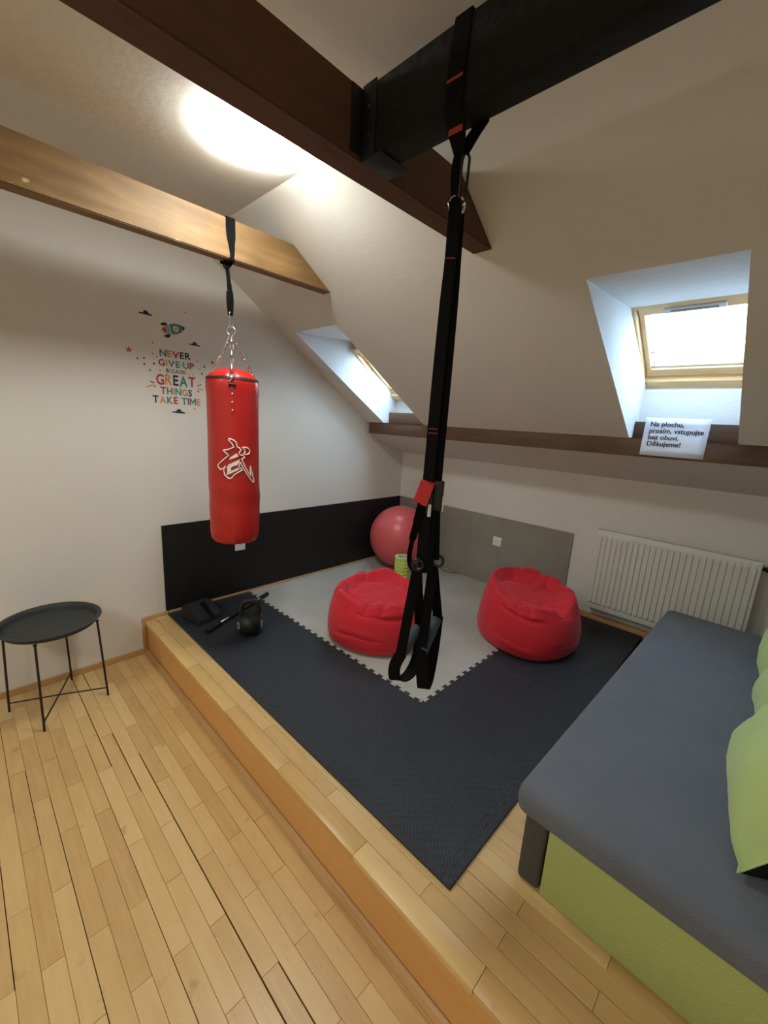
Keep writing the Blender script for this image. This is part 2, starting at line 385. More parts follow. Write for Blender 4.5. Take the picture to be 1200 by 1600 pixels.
for k in range(-6, 12):
    ytop = Y0-PW*k; ybot = Y0-PW*(k+1)            # row k lies between line k and line k+1
    ytop = min(ytop, -2.523)
    ph = 0.0 if k % 2 == 0 else 0.229
    x = ph-PL
    while x < 3.1:
        a, b_ = max(x, 0.012), x+PL
        x += PL
        if b_-a < 0.03: continue
        c_ = (a+b_)/2; g1 = g2 = 0.0004
        for gk, ga, gb, gw in GAPS:
            if gk == k and ga-0.03 < c_ < gb+0.03: g1 = gw
        lay(fl, a+0.0004, b_-0.0004, ybot+g2, ytop-g1, -HF+random.uniform(-0.0004, 0.0004), 'parquet')
# the rest of the parquet, out of sight behind the camera, in long boards of the same wood
box('boarding', (0.012, YB, -HF-0.010), (XR, Y0-PW*12-0.0005, -HF), 'parquet', fl)
box('boarding', (3.22, Y0-PW*12, -HF-0.010), (XR, -2.523, -HF), 'parquet', fl)

# ---- platform: body, riser, planks
ZP = -0.006
pf = struct(box('floor_platform', (0, -2.492, -HF), (XR, 0, ZP-0.012), 'subfloor_dark'))
box('riser', (0.0, -2.505, -HF), (XR, -2.492, -0.030), 'riser_wood', pf)
rows = [(-2.517, -2.4495)]
y = -2.4495
while y < -1.6: rows.append((y, y+PW)); y += PW
for k, (ya, yb) in enumerate(rows):
    ph = 0.2785 if k % 2 == 0 else 0.05
    x = ph-PL
    while x < XR:
        a, b_ = max(x, 0.014), min(x+PL, XR); x += PL
        if b_-a < 0.03 or (ya > -2.38 and b_ < 2.3): continue
        if k == 0:
            me = bm_mesh(box_bm((0, 0, -0.026), (b_-a-0.0008, yb-ya-0.0006, 0), 0.0018, 2), 'plank'); me.materials.append(MATS['tread_wood'])
            for p in me.polygons: p.use_smooth = True
            me.set_sharp_from_angle(angle=math.radians(30))
            o = bpy.data.objects.new('plank', me); C.objects.link(o); o.parent = pf; o.location = (a, ya, ZP)
        else:
            lay(pf, a+0.0004, b_-0.0004, ya+0.0004, yb-(0.0016 if k in (2, 3) else 0.0004), ZP+random.uniform(-0.0003, 0.0003), 'tread_wood')
# ---- skirting and trims
q = [(0, 0, 0), (0.017, 0, 0), (0.0165, 0, 0.006), (0.012, 0, 0.022), (0.008, 0, 0.032), (0, 0, 0.034)]
struct(prism('baseboard_left', [(x, YB, -HF+z) for x, _, z in q], (0, -2.507-YB, 0), 'trim_wood'))
struct(prism('trim_1', [(0, y-2.507, -HF) for y in (0, -0.022)] + [(0, -2.527+0.0, -HF+0.010), (0, -2.518, -HF+0.024), (0, -2.510, -HF+0.030), (0, -2.507, -HF+0.031)], (XR, 0, 0), 'trim_wood'))
struct(box('trim_2', (0.0, -2.530, -HF+0.02), (0.018, -2.506, ZP+0.018), 'trim_wood', bev=0.003))
struct(prism('trim_3', [(x*0.9, -2.530, ZP+z*0.55) for x, _, z in q], (0, 0.165, 0), 'trim_wood'))
struct(prism('trim_4', [(0.0, -2.36, 0.0055), (0.021, -2.36, 0.0055), (0.021, -2.36, 0.016), (0.0, -2.36, 0.020)], (0, 2.36, 0), 'trim_wood'))
struct(prism('trim_5', [(1.80, -0.022, -0.02), (1.80, 0, -0.02), (1.80, 0, 0.045), (1.80, -0.012, 0.043), (1.80, -0.022, 0.012)], (XR-1.80, 0, 0), 'trim_wood'))

# ================================================================== BEAMS
prl = tag(box('roof_purlin', (0.042, -0.553, 1.277), (XR, -0.24, 1.380), 'purlin_wood', bev=0.003, origin=(2.3, -0.38, 1.28)), 'dark brown horizontal timber running under the skylights along the low wall', 'beam')
for i in (1, 3):
    a, b_ = XT[i][1], XT[i+1][1]
    tag(box('timber_block', (a+0.002, -0.490, 1.3805), (b_-0.002, -0.402, 1.474), 'purlin_wood', bev=0.003, origin=((a+b_)/2, -0.44, 1.379)),
        ('short brown timber block at the bottom of the skylight shaft with the printed sheet' if i == 3 else 'short brown timber block at the bottom of the skylight shaft beside the sticker wall'), 'block', 'timber blocks in the skylight shafts')
def beam_y(name, x0, x1, z0, z1, m, label):
    """beam running along Y, its far end cut off by the sloping ceiling"""
    yb0 = -0.502-(z0-1.345)/SL; yt0 = -0.502-(z1-1.345)/SL
    pts = [(x0, YB, z0), (x0, yb0, z0), (x0, yt0, z1), (x0, YB, z1)]
    return tag(prism(name, pts, (x1-x0, 0, 0), m, bev=0.004, origin=((x0+x1)/2, -3.5, z0)), label, 'beam')
B1 = (0.715, 0.785); B2 = (1.755, 1.848); BZ0, BZ1 = 2.107, 2.281
beam_y('ceiling_beam', *B1, BZ0, BZ1, 'beam_light', 'pale yellow-brown timber ceiling beam carrying the punching bag')
beam_y('ceiling_beam', *B2, BZ0, BZ1, 'beam_brown', 'dark brown timber ceiling beam beside the round lamp')
BY0, BY1 = -2.372, -2.292
bb = thing('cross_beam', 'black painted cross beam carrying the suspension trainer', 'beam', (3.2, -2.332, BZ0))
box('timber', (B2[1], BY0, BZ0), (XR, BY1, BZ1), 'black_paint', bb, 0.004)
hg = box('hanger_bracket', (B2[1]+0.001, BY0-0.004, BZ0-0.004), (B2[1]+0.055, BY0-0.0005, BZ1+0.004), 'black_plate', bb, 0.0012)
box('hanger_bracket', (B2[1]+0.001, BY0-0.004, BZ0-0.005), (B2[1]+0.085, BY1+0.03, BZ0-0.001), 'black_plate', bb, 0.0012)
box('hanger_flange', (B2[1]+0.001, BY0-0.045, BZ0+0.01), (B2[1]+0.004, BY0-0.004, BZ1-0.005), 'black_plate', bb, 0.001)
for dz in (0.05, 0.12):
    lathe('screw_head', [(0, 0), (0.004, 0), (0.004, 0.002), (0.0, 0.003)], (B2[1]+0.03, BY0-0.004, BZ0+dz), 'chrome', bb, 12, (0, -1, 0))

# ================================================================== CEILING LAMPS
def lamp(x, y, label):
    t = thing('ceiling_lamp', label, 'lamp', (x, y, ZC-0.085))
    lathe('base', [(0, 0), (0.160, 0), (0.160, -0.026), (0, -0.026)], (x, y, ZC), 'lamp_base', t, 64)
    prof = [(0.172, 0.0)] + [(0.174*math.cos(a), -0.003-0.026*math.sin(a)) for a in (i*math.pi/2/14 for i in range(1, 14))] + [(0, -0.029)]
    lathe('diffuser', prof, (x, y, ZC-0.0265), 'lamp_glow', t, 64)
    return t
lamp(1.20, -2.345, 'round glowing white dome lamp on the ceiling beside the dark beam')
lamp(1.20, -4.75, 'added unseen round glowing white dome lamp on the ceiling far behind the platform')  # added behind the camera, out of view, to brighten left wall and floor
lamp(2.70, -4.75, 'added unseen round glowing white dome lamp on the ceiling behind the daybed')  # second added lamp out of view, lifts the daybed, riser and radiator side

# ================================================================== FOAM MATS
def teeth(p0, p1, n=9, a=0.0088, t0=0.0):
    """dovetail edge from p0 to p1 (2D), shared by the two tiles on its sides"""
    p0, p1 = Vector(p0), Vector(p1); d = p1-p0; L = d.length; d /= L; nn = Vector((-d.y, d.x)) if abs(d.x) > abs(d.y) else Vector((abs(d.y), 0))
    pitch = L/n; out = []
    for k in range(n):
        s = k*pitch
        for f, h in ((0.29, -1), (0.22, 1), (0.78, 1), (0.71, -1)):
            out.append(p0+d*(s+pitch*f)+nn*a*h)
    return out
GX = [0.0, 0.597, 1.194, 1.790, 2.354, 2.392]; GY = [0.0, -0.588, -1.176, -1.764, -2.334, -2.372]
GX[0] = 0.022; GY[0] = -0.014
def vedge(i, j): # from (i,j) down to (i,j+1)
    a, b_ = (GX[i], GY[j]), (GX[i], GY[j+1]); n = 9 if abs(a[1]-b_[1]) > 0.2 else 0
    return [] if i in (0, 5) or n == 0 else teeth(a, b_, n)
def hedge(i, j): # from (i,j) right to (i+1,j)
    a, b_ = (GX[i], GY[j]), (GX[i+1], GY[j]); n = 9 if abs(a[0]-b_[0]) > 0.2 else 0
    return [] if j in (0, 5) or n == 0 else teeth(a, b_, n)
def slab_bm(poly, z0, z1, cham=0.0012):
    """flat piece with outline poly (2D), a small chamfer round its top"""
    n = len(poly); area = sum(poly[i].x*poly[(i+1) % n].y-poly[(i+1) % n].x*poly[i].y for i in range(n))
    if area < 0: poly = poly[::-1]
    bm = bmesh.new(); ins = []
    for i in range(n):
        d1 = (poly[i]-poly[i-1]).normalized(); d2 = (poly[(i+1) % n]-poly[i]).normalized()
        n1, n2 = Vector((-d1.y, d1.x)), Vector((-d2.y, d2.x)); mt = n1+n2
        mt = mt/max(mt.dot(n1), 0.35) if mt.length > 1e-5 else n1
        ins.append(poly[i]+mt*cham)
    b0 = [bm.verts.new((p.x, p.y, z0)) for p in poly]; b1 = [bm.verts.new((p.x, p.y, z1-cham)) for p in poly]; b2 = [bm.verts.new((p.x, p.y, z1)) for p in ins]
    for A, B in ((b0, b1), (b1, b2)):
        for i in range(n): bm.faces.new((A[i], A[(i+1) % n], B[(i+1) % n], B[i]))
    bm.faces.new(b2); bm.faces.new(b0[::-1])
    return bm
for i in range(5):
    for j in range(5):
        V2 = lambda a, b_: Vector((GX[a], GY[b_]))
        poly = [V2(i, j)]+hedge(i, j)+[V2(i+1, j)]+vedge(i+1, j)+[V2(i+1, j+1)]+hedge(i, j+1)[::-1]+[V2(i, j+1)]+vedge(i, j)[::-1]
        strip = i == 4 or j == 4
        grey = i < 3 and j < 3
        cx, cy = (GX[i]+GX[i+1])/2, (GY[j]+GY[j+1])/2
        bm = slab_bm(poly, ZP+0.0003, 0.006)
        o = place(bm_mesh(bm), 'mat_edge_strip' if strip else 'foam_tile', 'foam_grey' if grey else 'foam_black', None, None, (cx, cy, ZP))
        GL = {(0, 0): 'grey foam floor tile in the room corner under the exercise ball', (1, 0): 'grey foam floor tile below the power socket of the grey panel', (2, 0): 'grey foam floor tile at the end of the grey wall panels',
              (0, 1): 'grey foam floor tile along the black wall panels, next to the ball', (1, 1): 'grey foam floor tile in the middle of the grey square', (2, 1): 'grey foam floor tile next to the bean bag by the radiator',
              (0, 2): 'grey foam floor tile at the black wall panels next to the exercise bar', (1, 2): 'grey foam floor tile under the bean bag near the ball', (2, 2): 'grey foam corner tile with black teeth on two sides, below the suspension trainer'}
        KL = {(3, 0): 'black foam floor tile in front of the radiator', (3, 1): 'black foam floor tile touching the bean bag by the radiator', (3, 2): 'black foam floor tile beside the middle of the daybed', (3, 3): 'black foam floor tile at the outer mat corner beside the daybed end',
              (2, 3): 'black foam floor tile between the grey corner tile and the platform edge', (1, 3): 'black foam floor tile between the bean bag and the platform edge', (0, 3): 'black foam floor tile under the kettlebell and exercise bar'}
        if strip: tag(o, 'black foam corner piece where the two border strips of the mat meet' if i == 4 and j == 4 else 'narrow black foam border strip along the platform edge' if j == 4 else 'narrow black foam border strip along the daybed side', 'mat strip', 'border strips of the floor mat')
        elif grey: tag(o, GL[(i, j)], 'mat', 'grey foam floor tiles')
        else: tag(o, KL[(i, j)], 'mat', 'black foam floor tiles')
# wall panels
PH = 0.628
for k in range(4):
    ya, yb = -2.377+k*0.5915, -2.377+(k+1)*0.5915
    bm = box_bm((-0.006, ya+0.0004, 0.021), (0.006, yb-0.0004, PH), 0.0012, 1)
    for v in bm.verts: v.co.x += 0.0065
    tag(place(bm_mesh(bm), 'wall_panel', 'panel_black', None, None, (0.0, (ya+yb)/2, 0.021)), ('black foam wall panel at the platform edge, above the foam wedge', 'black foam wall panel with the socket, behind the punching bag', 'black foam wall panel between the socket panel and the ball', 'black foam wall panel in the corner behind the exercise ball')[k], 'wall panel', 'black wall panels')
for k in range(3):
    xa, xb = 0.013+k*0.6015, 0.013+(k+1)*0.6015
    bm = box_bm((xa+0.0004, -0.0125, 0.0065), (xb-0.0004, -0.0005, PH), 0.0012, 1)
    tag(place(bm_mesh(bm), 'wall_panel', 'panel_grey', None, None, ((xa+xb)/2, 0, 0.0065)), ('grey foam wall panel in the corner behind the exercise ball', 'grey foam wall panel with the white power socket', 'grey foam wall panel nearest the radiator')[k], 'wall panel', 'grey wall panels')

# ================================================================== SOCKETS
def socket(c, right, nrm, label):
    c, right, nrm = Vector(c), Vector(right), Vector(nrm); up = Vector((0, 0, 1))
    t = thing('power_socket', label, 'socket', c)
    def conv(bm):
        for v in bm.verts: v.co = c+right*v.co.x+up*v.co.y+nrm*v.co.z
        return bm_mesh(bm)
    place(conv(box_bm((-0.041, -0.041, 0), (0.041, 0.041, 0.010), 0.004, 2)), 'cover_plate', 'socket_white', t, 35)
    ins = place(conv(lathe_bm([(0.024, 0.0101), (0.023, 0.0120), (0.020, 0.0120), (0.0195, 0.0103), (0, 0.0103)], (0, 0, 0), 32)), 'insert', 'socket_white', t, 35)
    place(conv(lathe_bm([(0.0028, 0.0104), (0.0026, 0.016), (0, 0.017)], (0, 0.010, 0), 12)), 'earth_pin', 'chrome', ins, 35)
    for s in (-1, 1): place(conv(lathe_bm([(0.003, 0.0105), (0, 0.0106)], (s*0.0095, -0.002, 0), 12)), 'hole', 'socket_hole', ins, 35)
socket((0.013, -1.833, 0.403), (0, 1, 0), (1, 0, 0), 'white power socket on the black panel behind the punching bag')
socket((1.192, -0.013, 0.411), (1, 0, 0), (0, -1, 0), 'white power socket on the grey wall panel')

# ================================================================== RADIATOR
t = thing('radiator', 'white ribbed panel radiator under the skylight on the low wall', 'radiator', (2.45, -0.06, 0.12))
x0, x1, z0, z1, yf = 2.003, 2.905, 0.122, 0.720, -0.105
NX = 27*10; zs = [z0, z0+0.012, z0+0.040, z0+0.052, z0+0.058] + [z0+0.1+i*0.06 for i in range(7)] + [z1-0.052, z1-0.046, z1-0.036, z1-0.006, z1]
vv, ff = [], []
pitch = (x1-x0-0.030)/26.0
for iz, z in enumerate(zs):
    dep = 0.0
    if z0+0.050 <= z <= z1-0.044: dep = 1.0
    elif z0+0.039 < z < z1-0.035: dep = 0.0
    for ix in range(NX+1):
        x = x0+(x1-x0)*ix/NX
        u = (x-x0-0.015)/pitch; f = u-math.floor(u)
        rib = 0.0
        if 0 <= u <= 26:
            d = abs(f-0.5)*2      # 0 at rib centre, 1 between
            rib = -0.011*(max(0, min(1, (0.78-d)/0.26)))
        e_ = 0.004 if iz in (0, len(zs)-1) or ix in (0, NX) else 0
        vv.append((x, yf+0.004+e_+rib*dep, z))
for iz in range(len(zs)-1):
    for ix in range(NX):
        a = iz*(NX+1)+ix; ff.append((a, a+1, a+NX+2, a+NX+1))
place(raw(vv, ff), 'front_panel', 'radiator_white', t, 40)
box('rear_panel', (x0+0.01, -0.046, z0+0.01), (x1-0.01, -0.035, z1-0.01), 'radiator_white', t, 0.002)
box('side_cover', (x0, yf+0.006, z0+0.004), (x0+0.003, -0.035, z1-0.001), 'radiator_white', t, 0.001)
box('side_cover', (x1-0.003, yf+0.006, z0+0.004), (x1, -0.035, z1-0.001), 'radiator_white', t, 0.001)
bm = bmesh.new()
for a, b_ in ((x0+0.004, x0+0.40), (x0+0.408, x1-0.004)):
    for k in range(int((b_-a)/0.0125)): box_bm((a+k*0.0125, -0.098, z1-0.014), (a+k*0.0125+0.004, -0.048, z1-0.006), bm=bm)
gr = place(bm_mesh(bm), 'top_grille', 'grille_dark', t); gr['kind'] = 'stuff'
box('grille_bridge', (x0+0.400, -0.100, z1-0.012), (x0+0.408, -0.040, z1-0.001), 'radiator_white', gr)
box('convector', (x0+0.02, -0.095, z0+0.02), (x1-0.02, -0.055, z1-0.03), 'grille_dark', t)
box('wall_bracket', (x0+0.12, -0.036, z0+0.1), (x0+0.15, -0.0005, z1-0.1), 'radiator_white', t); box('wall_bracket', (x1-0.15, -0.036, z0+0.1), (x1-0.12, -0.0005, z1-0.1), 'radiator_white', t)
vl = lathe('valve', [(0, 0), (0.011, 0), (0.011, 0.02), (0.016, 0.02), (0.016, 0.06), (0.012, 0.066), (0, 0.066)], (x1, -0.06, z1-0.045), 'black_plastic', t, 20, (1, 0, 0))

# ================================================================== SIDE TABLE
tc_ = Vector((0.250, -3.020, -HF)); t = thing('side_table', 'round black metal tray table standing on the parquet by the wall', 'table', tc_)
zr = 0.506
prof = [(0, zr-0.030), (0.190, zr-0.030), (0.197, zr-0.027), (0.203, zr-0.004), (0.207, zr-0.001), (0.219, zr), (0.224, zr-0.001), (0.225, zr-0.004), (0.222, zr-0.006), (0.209, zr-0.005), (0.201, zr-0.031), (0.192, zr-0.034), (0, zr-0.034)]
lathe('tray', prof, tc_, 'table_black', t, 96)
feet = [(-0.088, -0.206), (0.200, -0.095), (-0.212, 0.087), (0.088, 0.202)]
order = [0, 1, 3, 2]
for k in range(4):
    fx, fy = feet[k]; d = Vector((fx, fy, 0)).normalized()
    f0 = tc_+d*0.224; top = tc_+d*0.205+Vector((0, 0, zr-0.035))
    tube('leg', [f0, f0+(top-f0)*0.5, top], 0.0055, 'table_leg', t, 10)
    box('foot_plate', tuple(top-Vector((0.008, 0.008, 0.003))), tuple(top+Vector((0.008, 0.008, 0.001))), 'table_leg', t, 0.001)
for a_, b_ in ((0, 3), (1, 2)):
    A = tc_+Vector((*feet[a_], 0)).normalized()*0.222+Vector((0, 0, 0.050)); B = tc_+Vector((*feet[b_], 0)).normalized()*0.222+Vector((0, 0, 0.050))
    md = (A+B)/2+Vector((0, 0, 0.004 if a_ == 0 else -0.003))
    tube('cross_brace', [A, md, B], 0.004, 'table_leg', t, 8)

# ================================================================== PUNCHING BAG
BC = Vector((0.762, -2.235, 0.0)); TH0 = -0.478
t = thing('punching_bag', 'tall red punching bag with white emblem hanging from chains', 'punching bag', (BC.x, BC.y, 0.69))
NT, ZB, ZT = 96, 0.692, 1.548
prof = [(0, 0.012), (0.05, 0.006), (0.09, 0.002), (0.112, 0.010), (0.124, 0.030), (0.1285, 0.060), (0.129, 0.12)]
prof = [(r, ZB+h) for r, h in prof] + [(0.1290+0.0015*math.sin((z-0.8)*9), z) for z in [0.84+0.03*i for i in range(22)]] + [(0.1315, 1.50), (0.131, 1.525), (0.1295, 1.540), (0.126, 1.553), (0.117, 1.566), (0.100, 1.582), (0.075, 1.596), (0.040, 1.604), (0, 1.606)]
vv, ff = [], []
for i, (r, z) in enumerate(prof):
    for j in range(NT):
        th = 2*math.pi*j/NT; d = th-TH0; rr, zz = r, z
        for k in range(3):                       # pinched in where the three rings pull
            dk = math.atan2(math.sin(d-k*2*math.pi/3), math.cos(d-k*2*math.pi/3))
            pz = math.exp(-((dk)/0.33)**2)*math.exp(-((z-1.535)/0.05)**2)
            zz += 0.010*pz*(1 if z > 1.5 else 0.4); rr -= 0.006*math.exp(-((dk)/0.18)**2)*math.exp(-((z-1.556)/0.02)**2)
            zz -= 0.014*math.exp(-(dk/0.14)**2)*math.exp(-((z-1.556)/0.022)**2)
        wv = noise.noise(Vector((math.cos(th)*2.2, math.sin(th)*2.2, z*5)))*0.0022
        if z < 0.80: wv += 0.0022*math.sin(th*17+3*math.sin(th*3))*max(0, (0.80-z)/0.1)*(1 if r > 0.05 else 0)
        wv += 0.0022*math.sin(th*1.0+z*40)*math.exp(-((z-0.93)/0.1)**2)
        rr = max(rr+wv*(1 if r > 0.06 else 0.3), 0.0)
        vv.append((BC.x+rr*math.cos(th), BC.y+rr*math.sin(th), zz))
for i in range(len(prof)-1):
    for j in range(NT):
        a = i*NT+j; b_ = i*NT+(j+1) % NT; ff.append((a, b_, b_+NT, a+NT))
body = raw(vv, ff); bmx = bmesh.new(); bmx.from_mesh(body); bmesh.ops.remove_doubles(bmx, verts=bmx.verts, dist=1e-5)
body = place(bm_mesh(bmx), 'bag_body', 'bag_vinyl', t, 60)
bm = bmesh.new()                                   # dark closure band round the shoulder
def rim(th, top):
    d = th-TH0; z = 1.5565 if top else 1.5455; r = 0.1262 if top else 0.1312
    for k in range(3):
        dk = math.atan2(math.sin(d-k*2*math.pi/3), math.cos(d-k*2*math.pi/3))
        z -= 0.010*math.exp(-(dk/0.14)**2); z += 0.006*math.exp(-(dk/0.45)**2); r -= 0.001*math.exp(-(dk/0.18)**2)
    return Vector((BC.x+r*math.cos(th), BC.y+r*math.sin(th), z))
ra = [bm.verts.new(rim(2*math.pi*j/NT, False)) for j in range(NT)]; rb = [bm.verts.new(rim(2*math.pi*j/NT, True)) for j in range(NT)]
for j in range(NT): bm.faces.new((ra[j], ra[(j+1) % NT], rb[(j+1) % NT], rb[j]))
me = bm_mesh(bm); place(me, 'closure_band', 'bag_band', body, 60)
def on_bag(th, z, lift=0.0012):
    r = 0.1302+lift; return Vector((BC.x+r*math.cos(th), BC.y+r*math.sin(th), z))
vv = []; place(bm_mesh(tube_bm([on_bag(2*math.pi*j/64, 1.031, -0.0007) for j in range(64)], 0.0009, 6, True)), 'seam', 'bag_vinyl', body, 60)
EM = [(-0.622, 1.2584), (-0.45, 1.2511), (-0.364, 1.2396), (-0.34, 1.2193), (-0.243, 1.2124), (-0.19, 1.2016), (-0.263, 1.1918), (-0.238, 1.1785), (-0.118, 1.1761), (-0.051, 1.1674), (-0.1, 1.1614), (-0.176, 1.159), (-0.007, 1.108), (0.196, 1.0677), (0.178, 1.1219), (0.376, 1.0388), (0.319, 1.0331), (0.137, 1.0594), (-0.106, 1.1084), (-0.215, 1.1407), (-0.29, 1.1211), (-0.2, 1.1087), (-0.154, 1.1024), (-0.438, 1.0792), (-0.564, 1.0591), (-0.672, 1.0574), (-0.816, 1.0749), (-0.849, 1.0967), (-0.761, 1.1218), (-0.867, 1.1064), (-0.976, 1.1005), (-1.078, 1.114), (-1.075, 1.125), (-0.653, 1.1746), (-0.858, 1.1995), (-0.684, 1.2032), (-0.454, 1.2165), (-0.521, 1.2341), (-0.649, 1.2523)]
MO = [(-0.151, 1.215), (-0.016, 1.2175), (0.108, 1.2113), (0.174, 1.1988), (0.127, 1.1842), (0.0, 1.1796), (-0.098, 1.1846), (-0.028, 1.1943), (-0.057, 1.2065)]
F1 = [(-0.639, 1.1529), (-0.584, 1.1665), (-0.353, 1.188), (-0.293, 1.1711)]
F2 = [(-0.24, 1.1578), (-0.261, 1.1407), (-0.361, 1.1259), (-0.503, 1.1207), (-0.592, 1.1106), (-0.558, 1.0997), (-0.434, 1.1087), (-0.318, 1.1162), (-0.265, 1.1075), (-0.292, 1.1039), (-0.668, 1.0796), (-0.741, 1.0755), (-0.712, 1.0904), (-0.717, 1.1148), (-0.66, 1.1298)]
def outline(pts):
    out = []
    for k in range(len(pts)):
        a, b_ = pts[k], pts[(k+1) % len(pts)]
        for s in range(4): out.append((a[0]+(b_[0]-a[0])*s/4, a[1]+(b_[1]-a[1])*s/4))
    return out
bm = bmesh.new()
for pts in (EM, MO):
    Pp = outline(pts); tube_bm([on_bag(th, z) for th, z in Pp], 0.0030, 6, True, bm=bm)
for pts in (F1, F2):
    Pp = outline(pts); nv = [bm.verts.new((th*0.13, 0, z)) for th, z in Pp]; f = bm.faces.new(nv); f.normal_update(); bmesh.ops.triangulate(bm, faces=[f], ngon_method='EAR_CLIP')
    for v in nv: v.co = on_bag(v.co.x/0.13, v.co.z, 0.0030)
place(bm_mesh(bm), 'emblem', 'print_white', body, 60)
for z in (1.475, 1.4355, 1.397):
    d = Vector((math.cos(TH0), math.sin(TH0), 0)); lathe('rivet', [(0.005, 0), (0.0048, 0.0015), (0.003, 0.003), (0, 0.0033)], on_bag(TH0, z, -0.001), 'chrome', body, 14, d)
# ring, chains, triangles
RZ = 1.787
rc = Vector((BC.x-0.004, BC.y, RZ)); vd = Vector((0.80, 0.60, 0))
tube('hanging_ring', [rc+vd*0.021*math.cos(a)+Vector((0, 0, 0.021*math.sin(a))) for a in (2*math.pi*j/28 for j in range(28))], 0.0026, 'chrome', t, 8, True)
def link_path(c, ax, side, L, W_):
    out = []
    for j in range(20):
        a = 2*math.pi*j/20; ca, sa = math.cos(a), math.sin(a)
        out.append(c+ax*(sa*W_+(L/2-W_)*(1 if sa >= 0 else -1))+side*ca*W_)
    return out
tops = []
for k in range(3):
    th = TH0+k*2*math.pi/3; d = Vector((math.cos(th), math.sin(th), 0)); tan = Vector((-math.sin(th), math.cos(th), 0))
    tip = on_bag(th, 1.553, 0.004); a0 = rc+Vector((0, 0, -0.024)); dv = tip-a0; L = dv.length; ax = dv.normalized(); nl = 6; step = L/nl
    s1 = ax.cross(Vector((0, 0, 1)));  s1 = (tan-ax*tan.dot(ax)).normalized(); s2 = ax.cross(s1)
    bm = bmesh.new()
    for q_ in range(nl):
        tube_bm(link_path(a0+ax*(step*(q_+0.5)), ax, s1 if q_ % 2 else s2, step*1.24, 0.0086), 0.0026, 6, True, bm=bm)
    ch = place(bm_mesh(bm), 'chain', 'chrome', t, 60)
    lo = on_bag(th, 1.520, 0.004)
    tube('triangle_link', [tip, lo-tan*0.019, lo+tan*0.019], 0.0030, 'chrome', ch, 8, True)
    ribbon('ring_tab', [on_bag(th, 1.526, 0.001), on_bag(th, 1.521, 0.0075), on_bag(th, 1.514, 0.001), on_bag(th, 1.500, 0.0008)], 0.030, tan, 'bag_band' if k == 0 else 'bag_vinyl', t, 0.002)
cb = []
tube('carabiner', link_path(rc+Vector((0, 0, 0.052)), Vector((0, 0, 1)), Vector((0.3, -0.95, 0)), 0.075, 0.009), 0.0024, 'chrome', t, 8, True)
# strap over the beam
t = thing('hanging_strap', 'black webbing strap looped over the pale beam holding the punching bag', 'strap', (0.75, -2.24, 1.86))
yv = Vector((0, 1, 0)); yk = -2.243; x0_, x1_ = B1[0]-0.003, B1[1]+0.003
path = [(x1_, yk+0.004, BZ0-0.004), (x1_, yk+0.006, BZ0+0.03), (x1_+0.001, yk+0.002, BZ0+0.08), (x1_, yk, BZ0+0.13), (x1_, yk, BZ1+0.003), (x0_, yk, BZ1+0.003), (x0_, yk, BZ0+0.05), (x0_, yk+0.003, BZ0-0.004)]
sp = smoothpath(path[:4], 5)[:-1]+[Vector(p) for p in path[3:]]
wd = [0.020, 0.020, 0.020, 0.021, 0.022, 0.024, 0.026, 0.028, 0.030, 0.034, 0.038, 0.042, 0.044, 0.045, 0.046][:len(sp)-5]
wd = wd+[0.046]*(len(sp)-len(wd)); wd[len(smoothpath(path[:4], 5))-1] = 0.046
ribbon('beam_loop', sp, wd, yv, 'webbing', t)
ribbon('under_loop', smoothpath([(x1_, yk+0.004, BZ0+0.004), (x1_-0.004, yk+0.004, BZ0-0.008), (0.75, yk, BZ0-0.012), (x0_+0.004, yk-0.006, BZ0-0.009), (x0_, yk-0.006, BZ0+0.004)], 5), 0.026, yv, 'webbing', t, 0.006)
kn = smoothpath([(0.742, yk-0.012, BZ0-0.005), (0.748, yk-0.014, BZ0-0.03), (0.756, yk, BZ0-0.028), (0.762, yk+0.012, BZ0-0.012), (0.757, yk+0.004, BZ0-0.002)], 5, True)
tube('knot', kn, 0.0068, 'webbing', t, 8, True)
dv = Vector((0.8, 0.6, 0))
ribbon('drop_strap', smoothpath([(0.750, yk-0.004, BZ0-0.012), (0.752, yk-0.001, 2.05), (0.755, yk+0.003, 2.00), (0.758, yk+0.006, 1.95), (0.759, yk+0.007, 1.872)], 6), [0.018]*12+[0.022]*13, dv, 'webbing', t, 0.006)
ribbon('strap_end_loop', smoothpath([(0.755, yk+0.010, 1.97), (0.758, yk+0.012, 1.92), (0.758, yk+0.006, 1.858), (0.758, yk-0.002, 1.92), (0.755, yk, 1.97)], 6), 0.023, dv, 'webbing', t, 0.003)

# ================================================================== SUSPENSION TRAINER
AX = Vector((2.165, -2.332, 0)); RT = Vector((0.79933568, 0.60088474, 0)); VD = Vector((-0.60088474, 0.79933568, 0))
def T(u, z, v=0.0): return AX+RT*u+VD*v+Vector((0, 0, z))
t = thing('suspension_trainer', 'black webbing suspension trainer with handles and foot loops hanging from the black beam', 'trainer', (AX.x, AX.y, 0.58))
xk = 2.178; yf_, yb_ = BY0-0.003, BY1+0.003
j0 = T(0.003, 2.035)
wx = Vector((1, 0, 0))
ribbon('anchor_strap', [j0+Vector((0.0, -0.006, 0)), Vector((xk-0.012, -2.352, 2.075)), Vector((xk-0.010, yf_, BZ0)), Vector((xk-0.008, yf_, 2.19)), Vector((xk, yf_, BZ1+0.003)), Vector((xk+0.004, yb_, BZ1+0.003)), Vector((xk+0.010, yb_, BZ0)), Vector((xk+0.008, -2.312, 2.075)), j0+Vector((0.006, 0.006, 0))], [0.030, 0.050, 0.052, 0.050, 0.048, 0.048, 0.048, 0.044, 0.026], wx, 'webbing', t, 0.004)
